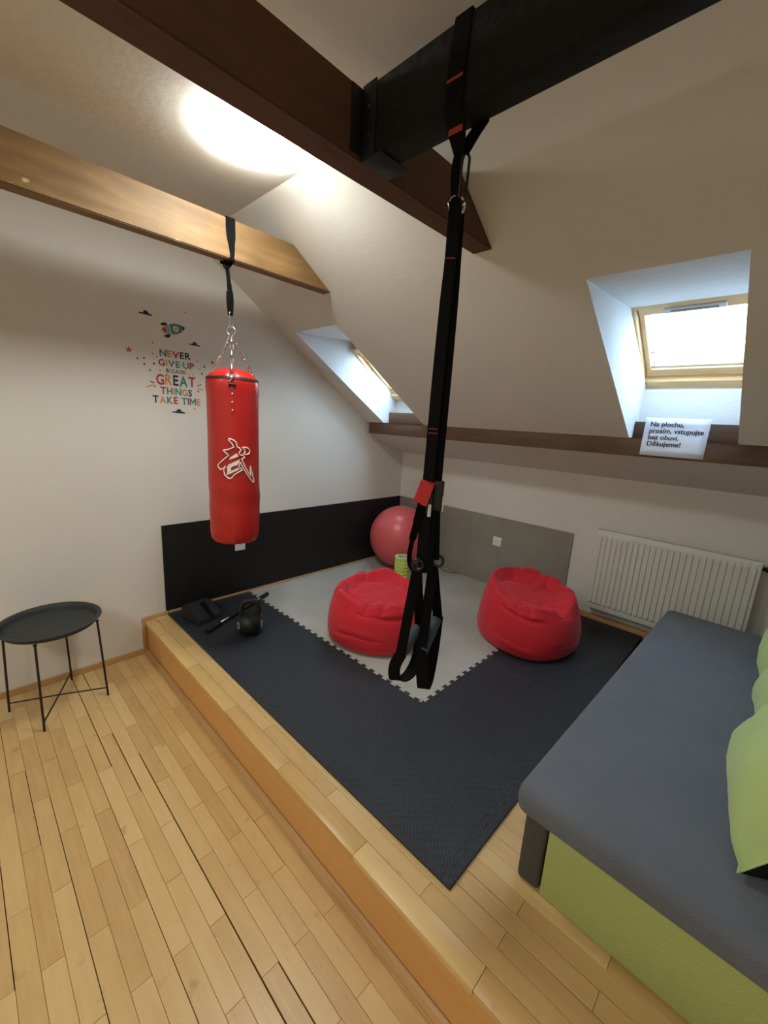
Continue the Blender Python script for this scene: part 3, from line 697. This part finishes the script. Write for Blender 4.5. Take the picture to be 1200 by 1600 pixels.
ribbon('red_stitch', [Vector((xk-0.010, yf_-0.0035, 2.162)), Vector((xk-0.010, yf_-0.0035, 2.168))], 0.044, wx, 'stitch_red', t, 0.001)
ribbon('red_stitch', [Vector((xk-0.012, -2.3565, 2.067)), Vector((xk-0.012, -2.3575, 2.081))], 0.040, wx, 'stitch_red', t, 0.001)
ribbon('anchor_tail', smoothpath([j0+Vector((0, 0, 0.012)), T(-0.004, 2.00, -0.004), T(-0.002, 1.96, -0.004), T(0.0, 1.940, 0.0)], 6), 0.026, RT, 'webbing', t, 0.008)
tube('carabiner', link_path(T(0.016, 1.985), Vector((0.02, 0, 1)).normalized(), (RT*0.8+VD*0.6).normalized(), 0.105, 0.011), 0.0035, 'black_plastic', t, 8, True)
rc = T(0.004, 1.925)
tube('steel_ring', [rc+(RT*math.cos(a)*0.95+VD*0.3*math.cos(a))*0.020+Vector((0, 0, 0.020*math.sin(a))) for a in (2*math.pi*j/28 for j in range(28))], 0.0036, 'chrome', t, 10, True)
ribbon('ring_webbing', smoothpath([T(-0.004, 1.94, -0.004), T(0.002, 1.903, -0.010), T(0.006, 1.86, -0.006)], 5), 0.030, RT, 'webbing', t, 0.006)
def both(u0, u1): return (u0+u1)/2, (u1-u0)
ribbon('main_strap', smoothpath([T(0.000, 1.908, -0.006), T(0.000, 1.80, -0.006), T(-0.004, 1.69, -0.006), T(-0.008, 1.5, -0.007), T(-0.010, 1.31, -0.008), T(-0.012, 1.19, -0.008), T(-0.012, 1.05, -0.006), T(-0.012, 0.99, -0.006)], 5), 0.031, RT, 'webbing_grey', t)
ribbon('main_strap', smoothpath([T(0.010, 1.908, 0.006), T(0.012, 1.80, 0.006), T(0.014, 1.69, 0.006), T(0.014, 1.5, 0.007), T(0.013, 1.31, 0.008), T(0.014, 1.19, 0.008), T(0.022, 1.05, 0.006), T(0.026, 0.99, 0.006)], 5), 0.030, RT, 'webbing', t)
for z_, u_ in ((1.80, -0.002), (1.372, -0.009), (1.360, -0.009)):
    ribbon('red_stitch', [T(u_, z_, -0.0095), T(u_, z_+0.0028, -0.0095)], 0.026, RT, 'stitch_red', t, 0.001)
# adjuster buckles and the red pull tab
def uvbox(name, u0, u1, z0, z1, v0, v1, m, bev=0.003, par=None):
    bm = box_bm((u0, v0, z0), (u1, v1, z1), bev, 2)
    for v in bm.verts: v.co = T(v.co.x, v.co.z, v.co.y)
    return place(bm_mesh(bm), name, m, par or t, 35)
bk1 = uvbox('buckle', -0.030, 0.006, 1.135, 1.195, -0.016, -0.001, 'black_plastic'); bk2 = uvbox('buckle', 0.006, 0.036, 1.140, 1.228, 0.001, 0.016, 'black_plastic')
uvbox('buckle_pin', -0.006, 0.004, 1.125, 1.162, -0.020, -0.014, 'vent_grey', 0.002, bk1)
uvbox('buckle_pin', 0.034, 0.038, 1.140, 1.185, -0.004, 0.004, 'vent_grey', 0.001, bk2)
ribbon('pull_tab', smoothpath([T(-0.010, 1.226, -0.012), T(-0.014, 1.218, -0.022), T(-0.022, 1.190, -0.028), T(-0.030, 1.163, -0.030)], 5), 0.040, (RT+Vector((0, 0, -0.12))).normalized(), 'strap_red', t, 0.004)
ribbon('adjuster_strap', smoothpath([T(-0.022, 1.165, -0.026), T(-0.030, 1.12, -0.026), T(-0.040, 1.07, -0.024), T(-0.048, 1.01, -0.020), T(-0.044, 0.975, -0.014), T(-0.030, 0.955, -0.008)], 6), [0.032]*8+[0.026]*6+[0.016]*17, (RT*0.8+VD*0.6).normalized(), 'webbing', t)
# webbing bundle between buckles and handle rings
ribbon('lower_strap', smoothpath([T(-0.002, 1.14, 0.0), T(0.000, 1.05, 0.0), T(0.004, 0.95, 0.0)], 5), 0.044, RT, 'webbing', t, 0.010)
for u_, z_, v_ in ((-0.023, 0.976, -0.012), (0.036, 0.986, 0.012)):
    rc = T(u_, z_, v_)
    tube('handle_ring', [rc+RT*0.0165*math.cos(a)+Vector((0, 0, 0.0165*math.sin(a))) for a in (2*math.pi*j/24 for j in range(24))], 0.0048, 'black_plastic', t, 8, True)
# handles: webbing triangle, foam grip, foot cradle below
def handle(ap, g0, g1, cr, vs):
    A = T(*ap, vs)
    G0, G1 = T(*g0, vs-0.045), T(*g1, vs+0.045)
    ax = (G1-G0).normalized()
    o0, o1 = G0-ax*0.012, G1+ax*0.012
    for o_, du in ((o0, 0), (o1, 0)):
        pth = smoothpath([A, A+(o_-A)*0.35, A+(o_-A)*0.75, o_], 5)
        ribbon('handle_strap', pth, 0.030, RT, 'webbing', t, 0.004)
    lathe('grip', [(0, 0), (0.016, 0), (0.0175, 0.004), (0.0175, (G1-G0).length-0.004), (0.016, (G1-G0).length), (0, (G1-G0).length)], G0, 'grip_foam', t, 20, ax)
    pth = smoothpath([o0]+[T(u_, z_, v_) for u_, z_, v_ in cr]+[o1], 6)
    ribbon('foot_cradle', pth, 0.036, RT, 'webbing', t, 0.005)
handle((-0.023, 0.960), (-0.046, 0.712), (-0.006, 0.748), [(-0.066, 0.66, -0.055), (-0.062, 0.615, -0.050), (-0.036, 0.600, -0.020), (-0.014, 0.606, 0.020), (0.002, 0.660, 0.045)], -0.01)
handle((0.024, 0.968), (0.014, 0.708), (0.050, 0.775), [(0.018, 0.64, -0.045), (0.026, 0.590, -0.040), (0.034, 0.578, -0.005), (0.042, 0.592, 0.030), (0.050, 0.68, 0.050)], 0.012)

# ================================================================== BEAN BAGS
def smst(a, b_, x): x = max(0, min(1, (x-a)/(b_-a))); return x*x*(3-2*x)
def bean(name, cx, cy, R, H, tilt_dir, tilt, seed, folds, label, rot=0.0, top_in=0.84):
    n, vv, ff = 160, [], []
    prof = [(0.0, 0.004), (0.5, 0.004), (0.80, 0.004), (0.90, 0.012), (0.965, 0.035), (0.99, 0.07)]
    side = [(0.995-0.13*s**1.7*(1-0.84)/0.16-0.02*s+0.02*math.sin(s*3.1), 0.10+(H-0.10-0.035)*s) for s in [i/14 for i in range(15)]]
    e0 = side[-1][0]
    top = [(e0-0.015, H-0.016), (e0-0.05, H-0.004), (e0-0.10, H), (e0-0.17, H-0.010), (e0-0.25, H-0.028), (e0-0.34, H-0.046), (e0-0.45, H-0.058), (e0-0.57, H-0.064), (0.18, H-0.066), (0.08, H-0.066), (0.0, H-0.066)]
    P = prof+side+top; m_ = len(P)
    # refine
    PP = []
    for k in range(m_-1):
        for s in range(2): PP.append((P[k][0]+(P[k+1][0]-P[k][0])*s/2, P[k][1]+(P[k+1][1]-P[k][1])*s/2))
    PP.append(P[-1])
    td = Vector((math.cos(tilt_dir), math.sin(tilt_dir)))
    for r, z in PP:
        for j in range(n):
            th = 2*math.pi*j/n; ex, ey = math.cos(th), math.sin(th); rr = R*r; zz = z
            hz = smst(0.02, H, z)
            nv = Vector((ex*1.3*r+seed, ey*1.3*r, z*3))
            rr *= 1+0.030*noise.noise(nv)+0.010*math.sin(3*th+seed)
            # a few soft slumps low on the flank, creases where the top has sunk in
            wz = z+0.030*noise.noise(Vector((ex*1.1+seed, ey*1.1, 0.3)))
            fl_ = smst(0.02, 0.07, z)*(1 if r > 0.6 else 0)
            for z0_, dp in ((0.055, 0.016), (0.115, 0.008), (H-0.085, 0.020)):
                amp = dp*smst(-0.10, 0.35, noise.noise(Vector((ex*1.7+seed*1.9+z0_*31, ey*1.7, z0_*9))))
                rr -= R*amp*math.exp(-((wz-z0_)/0.011)**2)*fl_*2.2
                rr += R*amp*math.exp(-((wz-z0_-0.030)/0.022)**2)*fl_*1.2
            tx, ty = ex*r, ey*r
            tw = smst(H-0.10, H-0.02, z)
            q1 = noise.noise(Vector((tx*1.7+seed, ty*1.7, 0.2)))
            cr1 = abs(noise.noise(Vector((tx*1.5+seed*2+0.8*q1, ty*1.5+0.8*q1, 5.1))))
            cr2 = abs(noise.noise(Vector((tx*2.2+seed+0.9*q1, ty*1.5-0.9*q1, 9.4))))
            zz -= (0.022*(1-smst(0, 0.22, cr1))+0.010*(1-smst(0, 0.16, cr2)))*tw
            zz += 0.030*q1*tw
            for (ft, fr, fw_, fl2, fd) in folds:          # big pressed-in folds: angle, radius, width, length, depth
                dth = math.atan2(math.sin(th-ft), math.cos(th-ft))
                k_ = math.exp(-((r-fr)/fw_)**2-(dth/fl2)**2)*smst(H-0.13, H-0.02, z)
                zz -= fd*k_
            zz += tilt*(ex*td.x+ey*td.y)*r*hz
            vv.append((cx+rr*math.cos(th+rot), cy+rr*math.sin(th+rot), max(zz, 0.0075 if z < 0.01 else 0.009)))
    for i in range(len(PP)-1):
        for j in range(n):
            a = i*n+j; b_ = i*n+(j+1) % n; ff.append((a, b_, b_+n, a+n))
    me = raw(vv, ff); bm = bmesh.new(); bm.from_mesh(me); bmesh.ops.remove_doubles(bm, verts=bm.verts, dist=2e-5)
    return tag(place(bm_mesh(bm), name, 'bean_red', None, 80, (cx, cy, 0.006)), label, 'bean bag', 'red bean bags')
bean('bean_bag', 1.135, -1.438, 0.332, 0.345, 2.4, 0.02, 1.3, [(2.2, 0.62, 0.10, 1.2, 0.05), (-2.0, 0.60, 0.09, 0.8, 0.03), (0.2, 0.55, 0.10, 0.6, 0.03)], 'red fabric bean bag lying on the grey mat beside the exercise ball')
bean('bean_bag', 1.838, -0.704, 0.328, 0.390, 2.6, 0.055, 4.7, [(2.9, 0.66, 0.09, 1.0, 0.045), (-1.6, 0.72, 0.07, 1.0, 0.03), (0.9, 0.5, 0.1, 0.7, 0.03)], 'red fabric bean bag standing on the mat beside the radiator')

# ================================================================== EXERCISE BALL, ROLLER, CORD
bx, by, br = 0.33, -0.33, 0.299
pr = [(0, 0.0)] + [(br*math.sin(a)+(0.0009 if k % 2 else 0)*(1 if 18 < k < 78 else 0), br-br*math.cos(a)) for k, a in enumerate([math.pi*i/96 for i in range(96)]) if k > 0] + [(0, 2*br)]
t = thing('exercise_ball', 'large shiny red exercise ball in the corner', 'ball', (bx, by, 0.0065))
lathe('ball_skin', pr, (bx, by, 0.0065), 'ball_rubber', t, 96, smooth=80)
lathe('valve_plug', [(0.012, 0), (0.012, 0.002), (0.006, 0.003), (0, 0.003)], Vector((bx, by, br+0.0065))+Vector((0.0, 0.6, 0.8))*br*0.999, 'socket_white', t, 16, (0, 0.6, 0.8))
rx, ry, rh, rr_ = 0.80, -0.825, 0.318, 0.066
t = thing('foam_roller', 'lime green textured foam roller standing upright between the ball and bean bag', 'foam roller', (rx, ry, 0.0065))
bm = bmesh.new(); n = 60; lv = 44; rings = []
for i in range(lv+1):
    z = rh*i/lv; row = []
    for j in range(n):
        th = 2*math.pi*j/n; blk = (i//2 + (j//5)) % 2
        edge = i in (0, lv)
        r = rr_-(0.0 if edge else (0.006 if (j % 5 == 0 or i % 4 == 0) else (0.0025 if blk else 0.0)))
        row.append(bm.verts.new((rx+r*math.cos(th), ry+r*math.sin(th), 0.0065+z)))
    rings.append(row)
for i in range(lv):
    for j in range(n): bm.faces.new((rings[i][j], rings[i][(j+1) % n], rings[i+1][(j+1) % n], rings[i+1][j]))
inn = [bm.verts.new((rx+0.048*math.cos(2*math.pi*j/n), ry+0.048*math.sin(2*math.pi*j/n), 0.0065+rh)) for j in range(n)]
for j in range(n): bm.faces.new((rings[lv][j], rings[lv][(j+1) % n], inn[(j+1) % n], inn[j]))
place(bm_mesh(bm), 'foam_sleeve', 'roller_lime', t, 40)
lathe('core_tube', [(0.048, 0.0), (0.048, rh+0.001), (0.044, rh+0.001), (0.044, 0.0)], (rx, ry, 0.0065), 'roller_core', t, 48)
cd = smoothpath([(0.60, -0.022, 0.010), (0.66, -0.06, 0.010), (0.72, -0.09, 0.010), (0.80, -0.06, 0.010), (0.84, -0.03, 0.010)], 6)
tag(tube('thin_cord', cd, 0.003, 'black_plastic', None, 6, False, (0.72, -0.06, 0.007)), 'thin black cord lying on the grey mat against the grey panel', 'cord')

# ================================================================== KETTLEBELL, BAR, PAD
kx, ky = 0.615, -2.075; kr = 0.078
t = thing('kettlebell', 'black kettlebell standing on the black mat', 'kettlebell', (kx, ky, 0.0065))
pr = [(0, 0), (0.050, 0), (0.056, 0.004)] + [(kr*math.sin(a), 0.064-kr*math.cos(a)) for a in [math.radians(d) for d in range(50, 160, 6)]] + [(0, 0.064+kr*0.98)]
lathe('body', pr, (kx, ky, 0.0065), 'kettle_black', t, 48)
hd = Vector((0.55, 0.83, 0)); hb = Vector((kx, ky, 0.0065))
hp = smoothpath([hb+hd*s*0.01+Vector((0, 0, z)) for s, z in ((-4.2, 0.115), (-5.4, 0.150), (-5.0, 0.190), (-3.2, 0.215), (0, 0.222), (3.2, 0.215), (5.0, 0.190), (5.4, 0.150), (4.2, 0.115))], 5)
tube('handle', hp, 0.0155, 'kettle_black', t, 14)
for s in (-1, 1):
    d = (Vector((0.469, 0.883, 0))*s*0.95+Vector((0.883, -0.469, 0.1))*0.31).normalized(); lathe('marking', [(0.024, 0.0), (0.024, 0.002), (0.016, 0.0032), (0.016, 0.0022)], hb+Vector((0, 0, 0.066))+d*(kr*0.955), 'kettle_mark', t, 28, d)
p0, p1 = Vector((0.445, -2.275, 0.022)), Vector((0.180, -1.700, 0.022)); dd = (p1-p0).normalized(); LB = (p1-p0).length
t = thing('exercise_bar', 'black exercise bar with chrome sections lying on the mat behind the kettlebell', 'bar', p0)
def seg(nm, a, b_, r, m): lathe(nm, [(0, a*LB), (r*0.92, a*LB), (r, a*LB+0.003), (r, b_*LB-0.003), (r*0.92, b_*LB), (0, b_*LB)], p0, m, t, 20, dd)
seg('end_grip', 0.0, 0.17, 0.0150, 'pad_black'); seg('end_grip', 0.87, 1.0, 0.0150, 'pad_black'); seg('end_cap', -0.02, 0.02, 0.0158, 'black_plastic'); seg('end_cap', 0.985, 1.01, 0.0158, 'black_plastic')
seg('chrome_tube', 0.17, 0.30, 0.0105, 'chrome'); seg('chrome_tube', 0.74, 0.87, 0.0105, 'chrome'); seg('center_grip', 0.30, 0.74, 0.0140, 'pad_black')
pd = thing('foam_wedge', 'black wedge-shaped exercise pad on the mat against the black wall panel', 'pad', (0.19, -2.22, 0.0065))
ang = math.atan2(0.24, -0.06)
def wp(a, b_, z): # a along the wedge, b across
    e1 = Vector((-0.20, 0.98, 0)); e2 = Vector((0.98, 0.20, 0)); return Vector((0.20, -2.20, 0.0065))+e1*a+e2*b_+Vector((0, 0, z))
prism('pad_body', [wp(-0.11, -0.085, 0), wp(-0.11, 0.11, 0), wp(-0.11, 0.105, 0.022), wp(-0.11, -0.01, 0.092), wp(-0.11, -0.085, 0.085)], Vector((-0.20, 0.98, 0))*0.185, 'pad_black', pd, 0.008)
prism('pad_strap', [wp(-0.02, 0.112, 0.018), wp(-0.02, -0.008, 0.0965), wp(-0.02, -0.012, 0.0925), wp(-0.02, 0.106, 0.016)], Vector((-0.20, 0.98, 0))*0.035, 'webbing', pd)

# ================================================================== BENCH AND PILLOWS
bX0, bX1, bY0, bY1 = 2.532, 3.462, -2.190, -0.270
t = thing('daybed', 'low grey upholstered daybed with lime green end panel', 'bench', (2.95, -1.25, ZP))
bm = box_bm((bX0-0.026, bY0-0.036, 0.252), (bX1, bY1, 0.352), 0.036, 5)
place(bm_mesh(bm), 'seat_pad', 'bench_grey', t, 60)
box('side_panel', (bX0, bY0+0.002, ZP+0.002), (bX0+0.070, bY1+0.01, 0.2515), 'bench_side', t, 0.014, 3)
box('end_panel', (bX0+0.076, bY0+0.004, ZP+0.002), (bX1-0.02, bY0+0.030, 0.2505), 'bench_lime', t, 0.003)
box('far_panel', (bX0+0.072, bY1-0.03, ZP+0.002), (bX1-0.02, bY1, 0.2505), 'bench_side', t, 0.003)
box('back_panel', (bX1-0.02, bY0+0.004, ZP+0.002), (bX1, bY1, 0.2505), 'bench_side', t, 0.003)
t.rotation_euler.z = -0.022
def pillow(c, yaw, lean, size, th, label, roll=0.0, seed=0):
    n = 28; o = thing('throw_pillow', label, 'pillow', c, None)
    def shp(sg):
        vv, ff = [], []
        for i in range(n+1):
            for j in range(n+1):
                x, y = -1+2*i/n, -1+2*j/n
                px_ = x*(1-0.07*(1-y*y)); py_ = y*(1-0.07*(1-x*x))
                h = max(0, (1-abs(x)**2.6))**0.5*max(0, (1-abs(y)**2.6))**0.5
                h *= 1+0.12*noise.noise(Vector((x*1.7+seed, y*1.7, sg*3)))
                edge = 1-max(abs(x), abs(y))
                wr = 0.012*noise.noise(Vector((x*5+seed, y*5, sg)))*smst(0, 0.35, 1-edge)*smst(0.0, 0.05, edge)
                vv.append((px_*size/2, py_*size/2, sg*(h*th/2+wr*h)))
        for i in range(n):
            for j in range(n):
                a = i*(n+1)+j; q_ = (a, a+n+1, a+n+2, a+1); ff.append(q_ if sg > 0 else q_[::-1])
        return raw(vv, ff)
    for sg, nm, m in ((1, 'front_cover', 'pillow_lime'), (-1, 'back_cover', 'pillow_black')):
        me = shp(sg); me.materials.append(MATS[m])
        for p in me.polygons: p.use_smooth = True
        ob = bpy.data.objects.new(nm, me); C.objects.link(ob); ob.parent = o
    me = bm_mesh(tube_bm([(s[0]*size/2*(1-0.07*(1-s[1]**2)), s[1]*size/2*(1-0.07*(1-s[0]**2)), 0) for s in [(-1+2*i/20, -1) for i in range(20)]+[(1, -1+2*i/20) for i in range(20)]+[(1-2*i/20, 1) for i in range(20)]+[(-1, 1-2*i/20) for i in range(20)]], 0.003, 6, True))
    me.materials.append(MATS['pillow_lime']); ob = bpy.data.objects.new('seam_piping', me); C.objects.link(ob); ob.parent = o
    for p in me.polygons: p.use_smooth = True
    # local x along the bottom edge, local y up the pillow, local z = its face, turned towards -X of the room
    up = Vector((math.sin(lean), 0, math.cos(lean))); al = Vector((0, -1, 0)); fc = al.cross(up)
    Mx = Matrix((al, up, fc)).transposed()
    Mx = Matrix.Rotation(yaw, 3, 'Z') @ Mx @ Matrix.Rotation(roll, 3, 'Z')
    o.rotation_euler = Mx.to_euler()
    return o
pillow((3.118, -1.83, 0.578), 0.0, math.radians(33), 0.49, 0.33, 'lime green throw pillow with black back, at the daybed end nearest the parquet', 0.0, 1)
pillow((3.118, -1.34, 0.576), 0.05, math.radians(28), 0.46, 0.26, 'lime green throw pillow in the middle of the row on the daybed', 0.05, 2)
pillow((3.118, -0.83, 0.576), -0.03, math.radians(28), 0.46, 0.26, 'lime green throw pillow at the daybed end nearest the radiator', -0.05, 3)

# ================================================================== PAPER SIGN
t = thing('paper_sign', 'white printed sheet taped to the brown timber under the skylight', 'sign', (2.425, -0.5575, 1.289))
sx0, sx1, sz0, sz1 = 2.278, 2.572, 1.289, 1.496
def sheet(x, z): # the sheet leans back a little above the timber
    return (x, -0.5565+max(0, z-1.38)*0.10, z)
vv = []; 
for i in range(9):
    for j in range(7):
        x, z = sx0+(sx1-sx0)*i/8, sz0+(sz1-sz0)*j/6; p = sheet(x, z); vv.append((p[0], p[1]-0.002*math.sin(i/8*math.pi), p[2]))
ff = [(i*7+j, i*7+7+j, i*7+8+j, i*7+j+1) for i in range(8) for j in range(6)]
sh = place(raw(vv, ff), 'sheet', 'paper', t, 60)
sm = sh.modifiers.new('thickness', 'SOLIDIFY'); sm.thickness = 0.0004; sm.offset = 1
def sheet_text(s, x, z, size, m, name, bold=0.0):
    me = text_mesh(s, size, bold, 0.0002)
    for v in me.vertices:
        X, Z = x+v.co.x, z+v.co.y; p = sheet(X, Z); v.co = Vector((X, p[1]-0.0032-0.0005-v.co.z, Z))
    place(me, name, m, sh, None) if False else place(me, name, m, t)
for k, s in enumerate(('Na plochu,', 'pros\u00edm, vstupujte', 'bez obuvi.', 'D\u011bkujeme!')):
    sheet_text(s, sx0+0.026, sz1-0.046-0.0355*k, 0.0355, 'ink', 'text_line', 0.0007)
for k in range(9):
    box('small_print', (sx1-0.085+k*0.006, -0.5608, sz0+0.018), (sx1-0.085+k*0.006+0.004, -0.5602, sz0+0.023), 'ink_faint', t)

# ================================================================== WALL STICKERS
t = thing('wall_sticker', 'colourful lettering and rocket stickers on the white wall behind the punching bag', 'sticker', (0, -2.23, 1.37))
XS = 0.0012
def word(letters, y0, y1, z0, z1, cols, gap=0.12, jit=0.0):
    ms = []
    for ch in letters:
        if ch == ' ': ms.append(None); continue
        me = text_mesh(ch, 1.0, 0.026, 0.001)
        if ch == 'M':
            bmm = bmesh.new(); f = bmm.faces.new([bmm.verts.new((x_*1.02, y_, 0.001)) for x_, y_ in ((0, 0), (0, 1), (.21, 1), (.5, .50), (.79, 1), (1, 1), (1, 0), (.79, 0), (.79, .62), (.5, .14), (.21, .62), (.21, 0))])
            f.normal_update(); bmesh.ops.triangulate(bmm, faces=[f], ngon_method='EAR_CLIP'); me = bm_mesh(bmm)
        xs = [v.co.x for v in me.vertices]; zs_ = [v.co.y for v in me.vertices]
        ms.append((me, min(xs), max(xs), min(zs_), max(zs_)))
    H = z1-z0
    wid = [0.35 if q_ is None else (q_[2]-q_[1])/(q_[4]-q_[3]) if letters[k] not in '.' else 0.2 for k, q_ in enumerate(ms)]
    tot = sum(wid)+gap*(len(ms)-1); sc = (y1-y0)/tot; cur = y0
    for k, q_ in enumerate(ms):
        wk = wid[k]*sc
        if q_ is not None:
            me = q_[0]; jz = random.uniform(-jit, jit)*H
            for v in me.vertices:
                fx = (v.co.x-q_[1])/(q_[2]-q_[1]); fz = (v.co.y-q_[3])/(q_[4]-q_[3])
                if letters[k] == '.': v.co = Vector((XS+v.co.z*0.2, cur+fx*0.007, z0+H*0.32+fz*0.007))
                else: v.co = Vector((XS+v.co.z*0.2, cur+fx*wk, z0+jz+fz*H))
            place(me, 'letter', 'sticker_'+cols[k], t)
        cur += wk+gap*sc
word('NEVER', -2.328, -2.142, 1.701, 1.742, ['teal', 'orange', 'red', 'navy', 'navy'], jit=0.04)
word('GIVE.UP', -2.338, -2.122, 1.645, 1.684, ['red', 'orange', 'teal', 'teal', 'navy', 'teal', 'red'], jit=0.04)
word('BECAUSE', -2.294, -2.174, 1.609, 1.632, ['navy', 'orange', 'navy', 'purple', 'red', 'navy', 'orange'], 0.16)
word('GREAT', -2.355, -2.118, 1.532, 1.597, ['red', 'orange', 'navy', 'teal', 'red'], jit=0.03)
word('THINGS', -2.334, -2.142, 1.475, 1.518, ['red', 'teal', 'orange', 'teal', 'orange', 'navy'], jit=0.04)
word('TAKE TIME', -2.381, -2.089, 1.419, 1.463, ['navy', 'orange', 'teal', 'red', 'navy', 'teal', 'red', 'teal', 'orange'], jit=0.03)
def flat(name, pts, col, lift=0.0):
    bm = bmesh.new(); f = bm.faces.new([bm.verts.new((XS+lift, y, z)) for y, z in pts])
    f.normal_update(); bmesh.ops.triangulate(bm, faces=[f], ngon_method='EAR_CLIP')
    return place(bm_mesh(bm), name, 'sticker_'+col, t)
def circ(y, z, r, n=20, a0=0, a1=2*math.pi): return [(y+r*math.cos(a0+(a1-a0)*k/n), z+r*math.sin(a0+(a1-a0)*k/n)) for k in range(n if a1-a0 > 6.2 else n+1)]
for cy_, cz_, s in ((-2.394, 1.926, 1.0), (-2.114, 1.798, 0.92), (-2.231, 1.366, 1.08)):
    pts = [(-0.039, 0.0), (0.039, -0.004), (0.036, 0.003), (0.026, 0.007), (0.020, 0.006)]+[(0.002+0.015*math.cos(a), 0.007+0.015*math.sin(a)) for a in [math.radians(d) for d in range(0, 190, 20)]]+[(-0.018, 0.006), (-0.028, 0.007), (-0.036, 0.004)]
    flat('cloud', [(cy_+a*s, cz_+b_*s) for a, b_ in pts], 'navy')
ra = math.radians(16)
def rk(a, b_): return (-2.229+a*math.cos(ra)-b_*math.sin(ra), 1.875+a*math.sin(ra)+b_*math.cos(ra))
flat('rocket_body', [rk(a, b_) for a, b_ in ((-0.028, -0.028), (0.0, -0.031), (0.030, -0.024), (0.050, -0.011), (0.062, 0), (0.050, 0.011), (0.030, 0.024), (0.0, 0.031), (-0.028, 0.028))], 'teal')
flat('rocket_nose', [rk(a, b_) for a, b_ in ((0.045, -0.0135), (0.064, 0), (0.045, 0.0135))], 'navy', 0.0004)
flat('rocket_tail', [rk(a, b_) for a, b_ in ((-0.055, -0.022), (-0.032, -0.029), (-0.032, 0.029), (-0.055, 0.022))], 'sky', 0.0002)
flat('rocket_fin', [rk(a, b_) for a, b_ in ((-0.036, 0.029), (-0.055, 0.023), (-0.080, 0.030), (-0.072, 0.042), (-0.050, 0.044))], 'navy', 0.0003)
flat('rocket_fin', [rk(a, b_) for a, b_ in ((-0.036, -0.029), (-0.055, -0.023), (-0.080, -0.030), (-0.072, -0.042), (-0.050, -0.044))], 'navy', 0.0003)
flat('rocket_flame', [rk(a, b_) for a, b_ in ((-0.056, -0.017), (-0.078, -0.012), (-0.070, -0.004), (-0.088, 0.002), (-0.070, 0.008), (-0.078, 0.014), (-0.056, 0.017))], 'red')
flat('rocket_window', [rk(*p) for p in circ(0.004, 0, 0.0165)], 'white', 0.0004); flat('rocket_window', [rk(*p) for p in circ(0.004, 0, 0.0105)], 'orange', 0.0008)
def star(y, z, r, col, n=5, inner=0.45):
    flat('star', [(y+(r if k % 2 == 0 else r*inner)*math.cos(math.pi/2+math.pi*k/n), z+(r if k % 2 == 0 else r*inner)*math.sin(math.pi/2+math.pi*k/n)) for k in range(2*n)], col)
star(-2.494, 1.712, 0.020, 'rust'); star(-2.0, 1.707, 0.016, 'rust')
for y, z in ((-2.364, 1.773), (-2.165, 1.985), (-2.129, 1.397)): star(y, z, 0.011, 'rust', 4, 0.25)
for k, (y, z) in enumerate(((-2.416, 1.677), (-2.452, 1.670), (-2.387, 1.611), (-2.416, 1.642), (-2.363, 1.652), (-2.055, 1.673), (-2.072, 1.627), (-2.344, 1.694), (-2.366, 1.708), (-2.10, 1.70), (-2.09, 1.655), (-2.13, 1.615), (-2.36, 1.68), (-2.33, 1.615), (-2.155, 1.612))):
    flat('dot', circ(y, z, 0.0062 if k < 7 else 0.0042, 12), ('red', 'teal', 'teal', 'purple', 'purple', 'purple', 'purple', 'navy', 'red', 'teal', 'sky', 'sky', 'orange', 'teal', 'sky')[k])
for (ya, za), (yb, zb), col in (((-2.415, 1.509), (-2.366, 1.528), 'orange'), ((-2.391, 1.546), (-2.365, 1.537), 'purple'), ((-2.105, 1.546), (-2.077, 1.558), 'red'), ((-2.106, 1.528), (-2.067, 1.525), 'orange'), ((-2.372, 1.513), (-2.36, 1.522), 'teal'), ((-2.106, 1.517), (-2.094, 1.506), 'purple')):
    d = Vector((yb-ya, zb-za)).normalized()*0.003; flat('ray_mark', [(ya-d.y, za+d.x), (ya+d.y, za-d.x), (yb+d.y, zb-d.x), (yb-d.y, zb+d.x)], col)
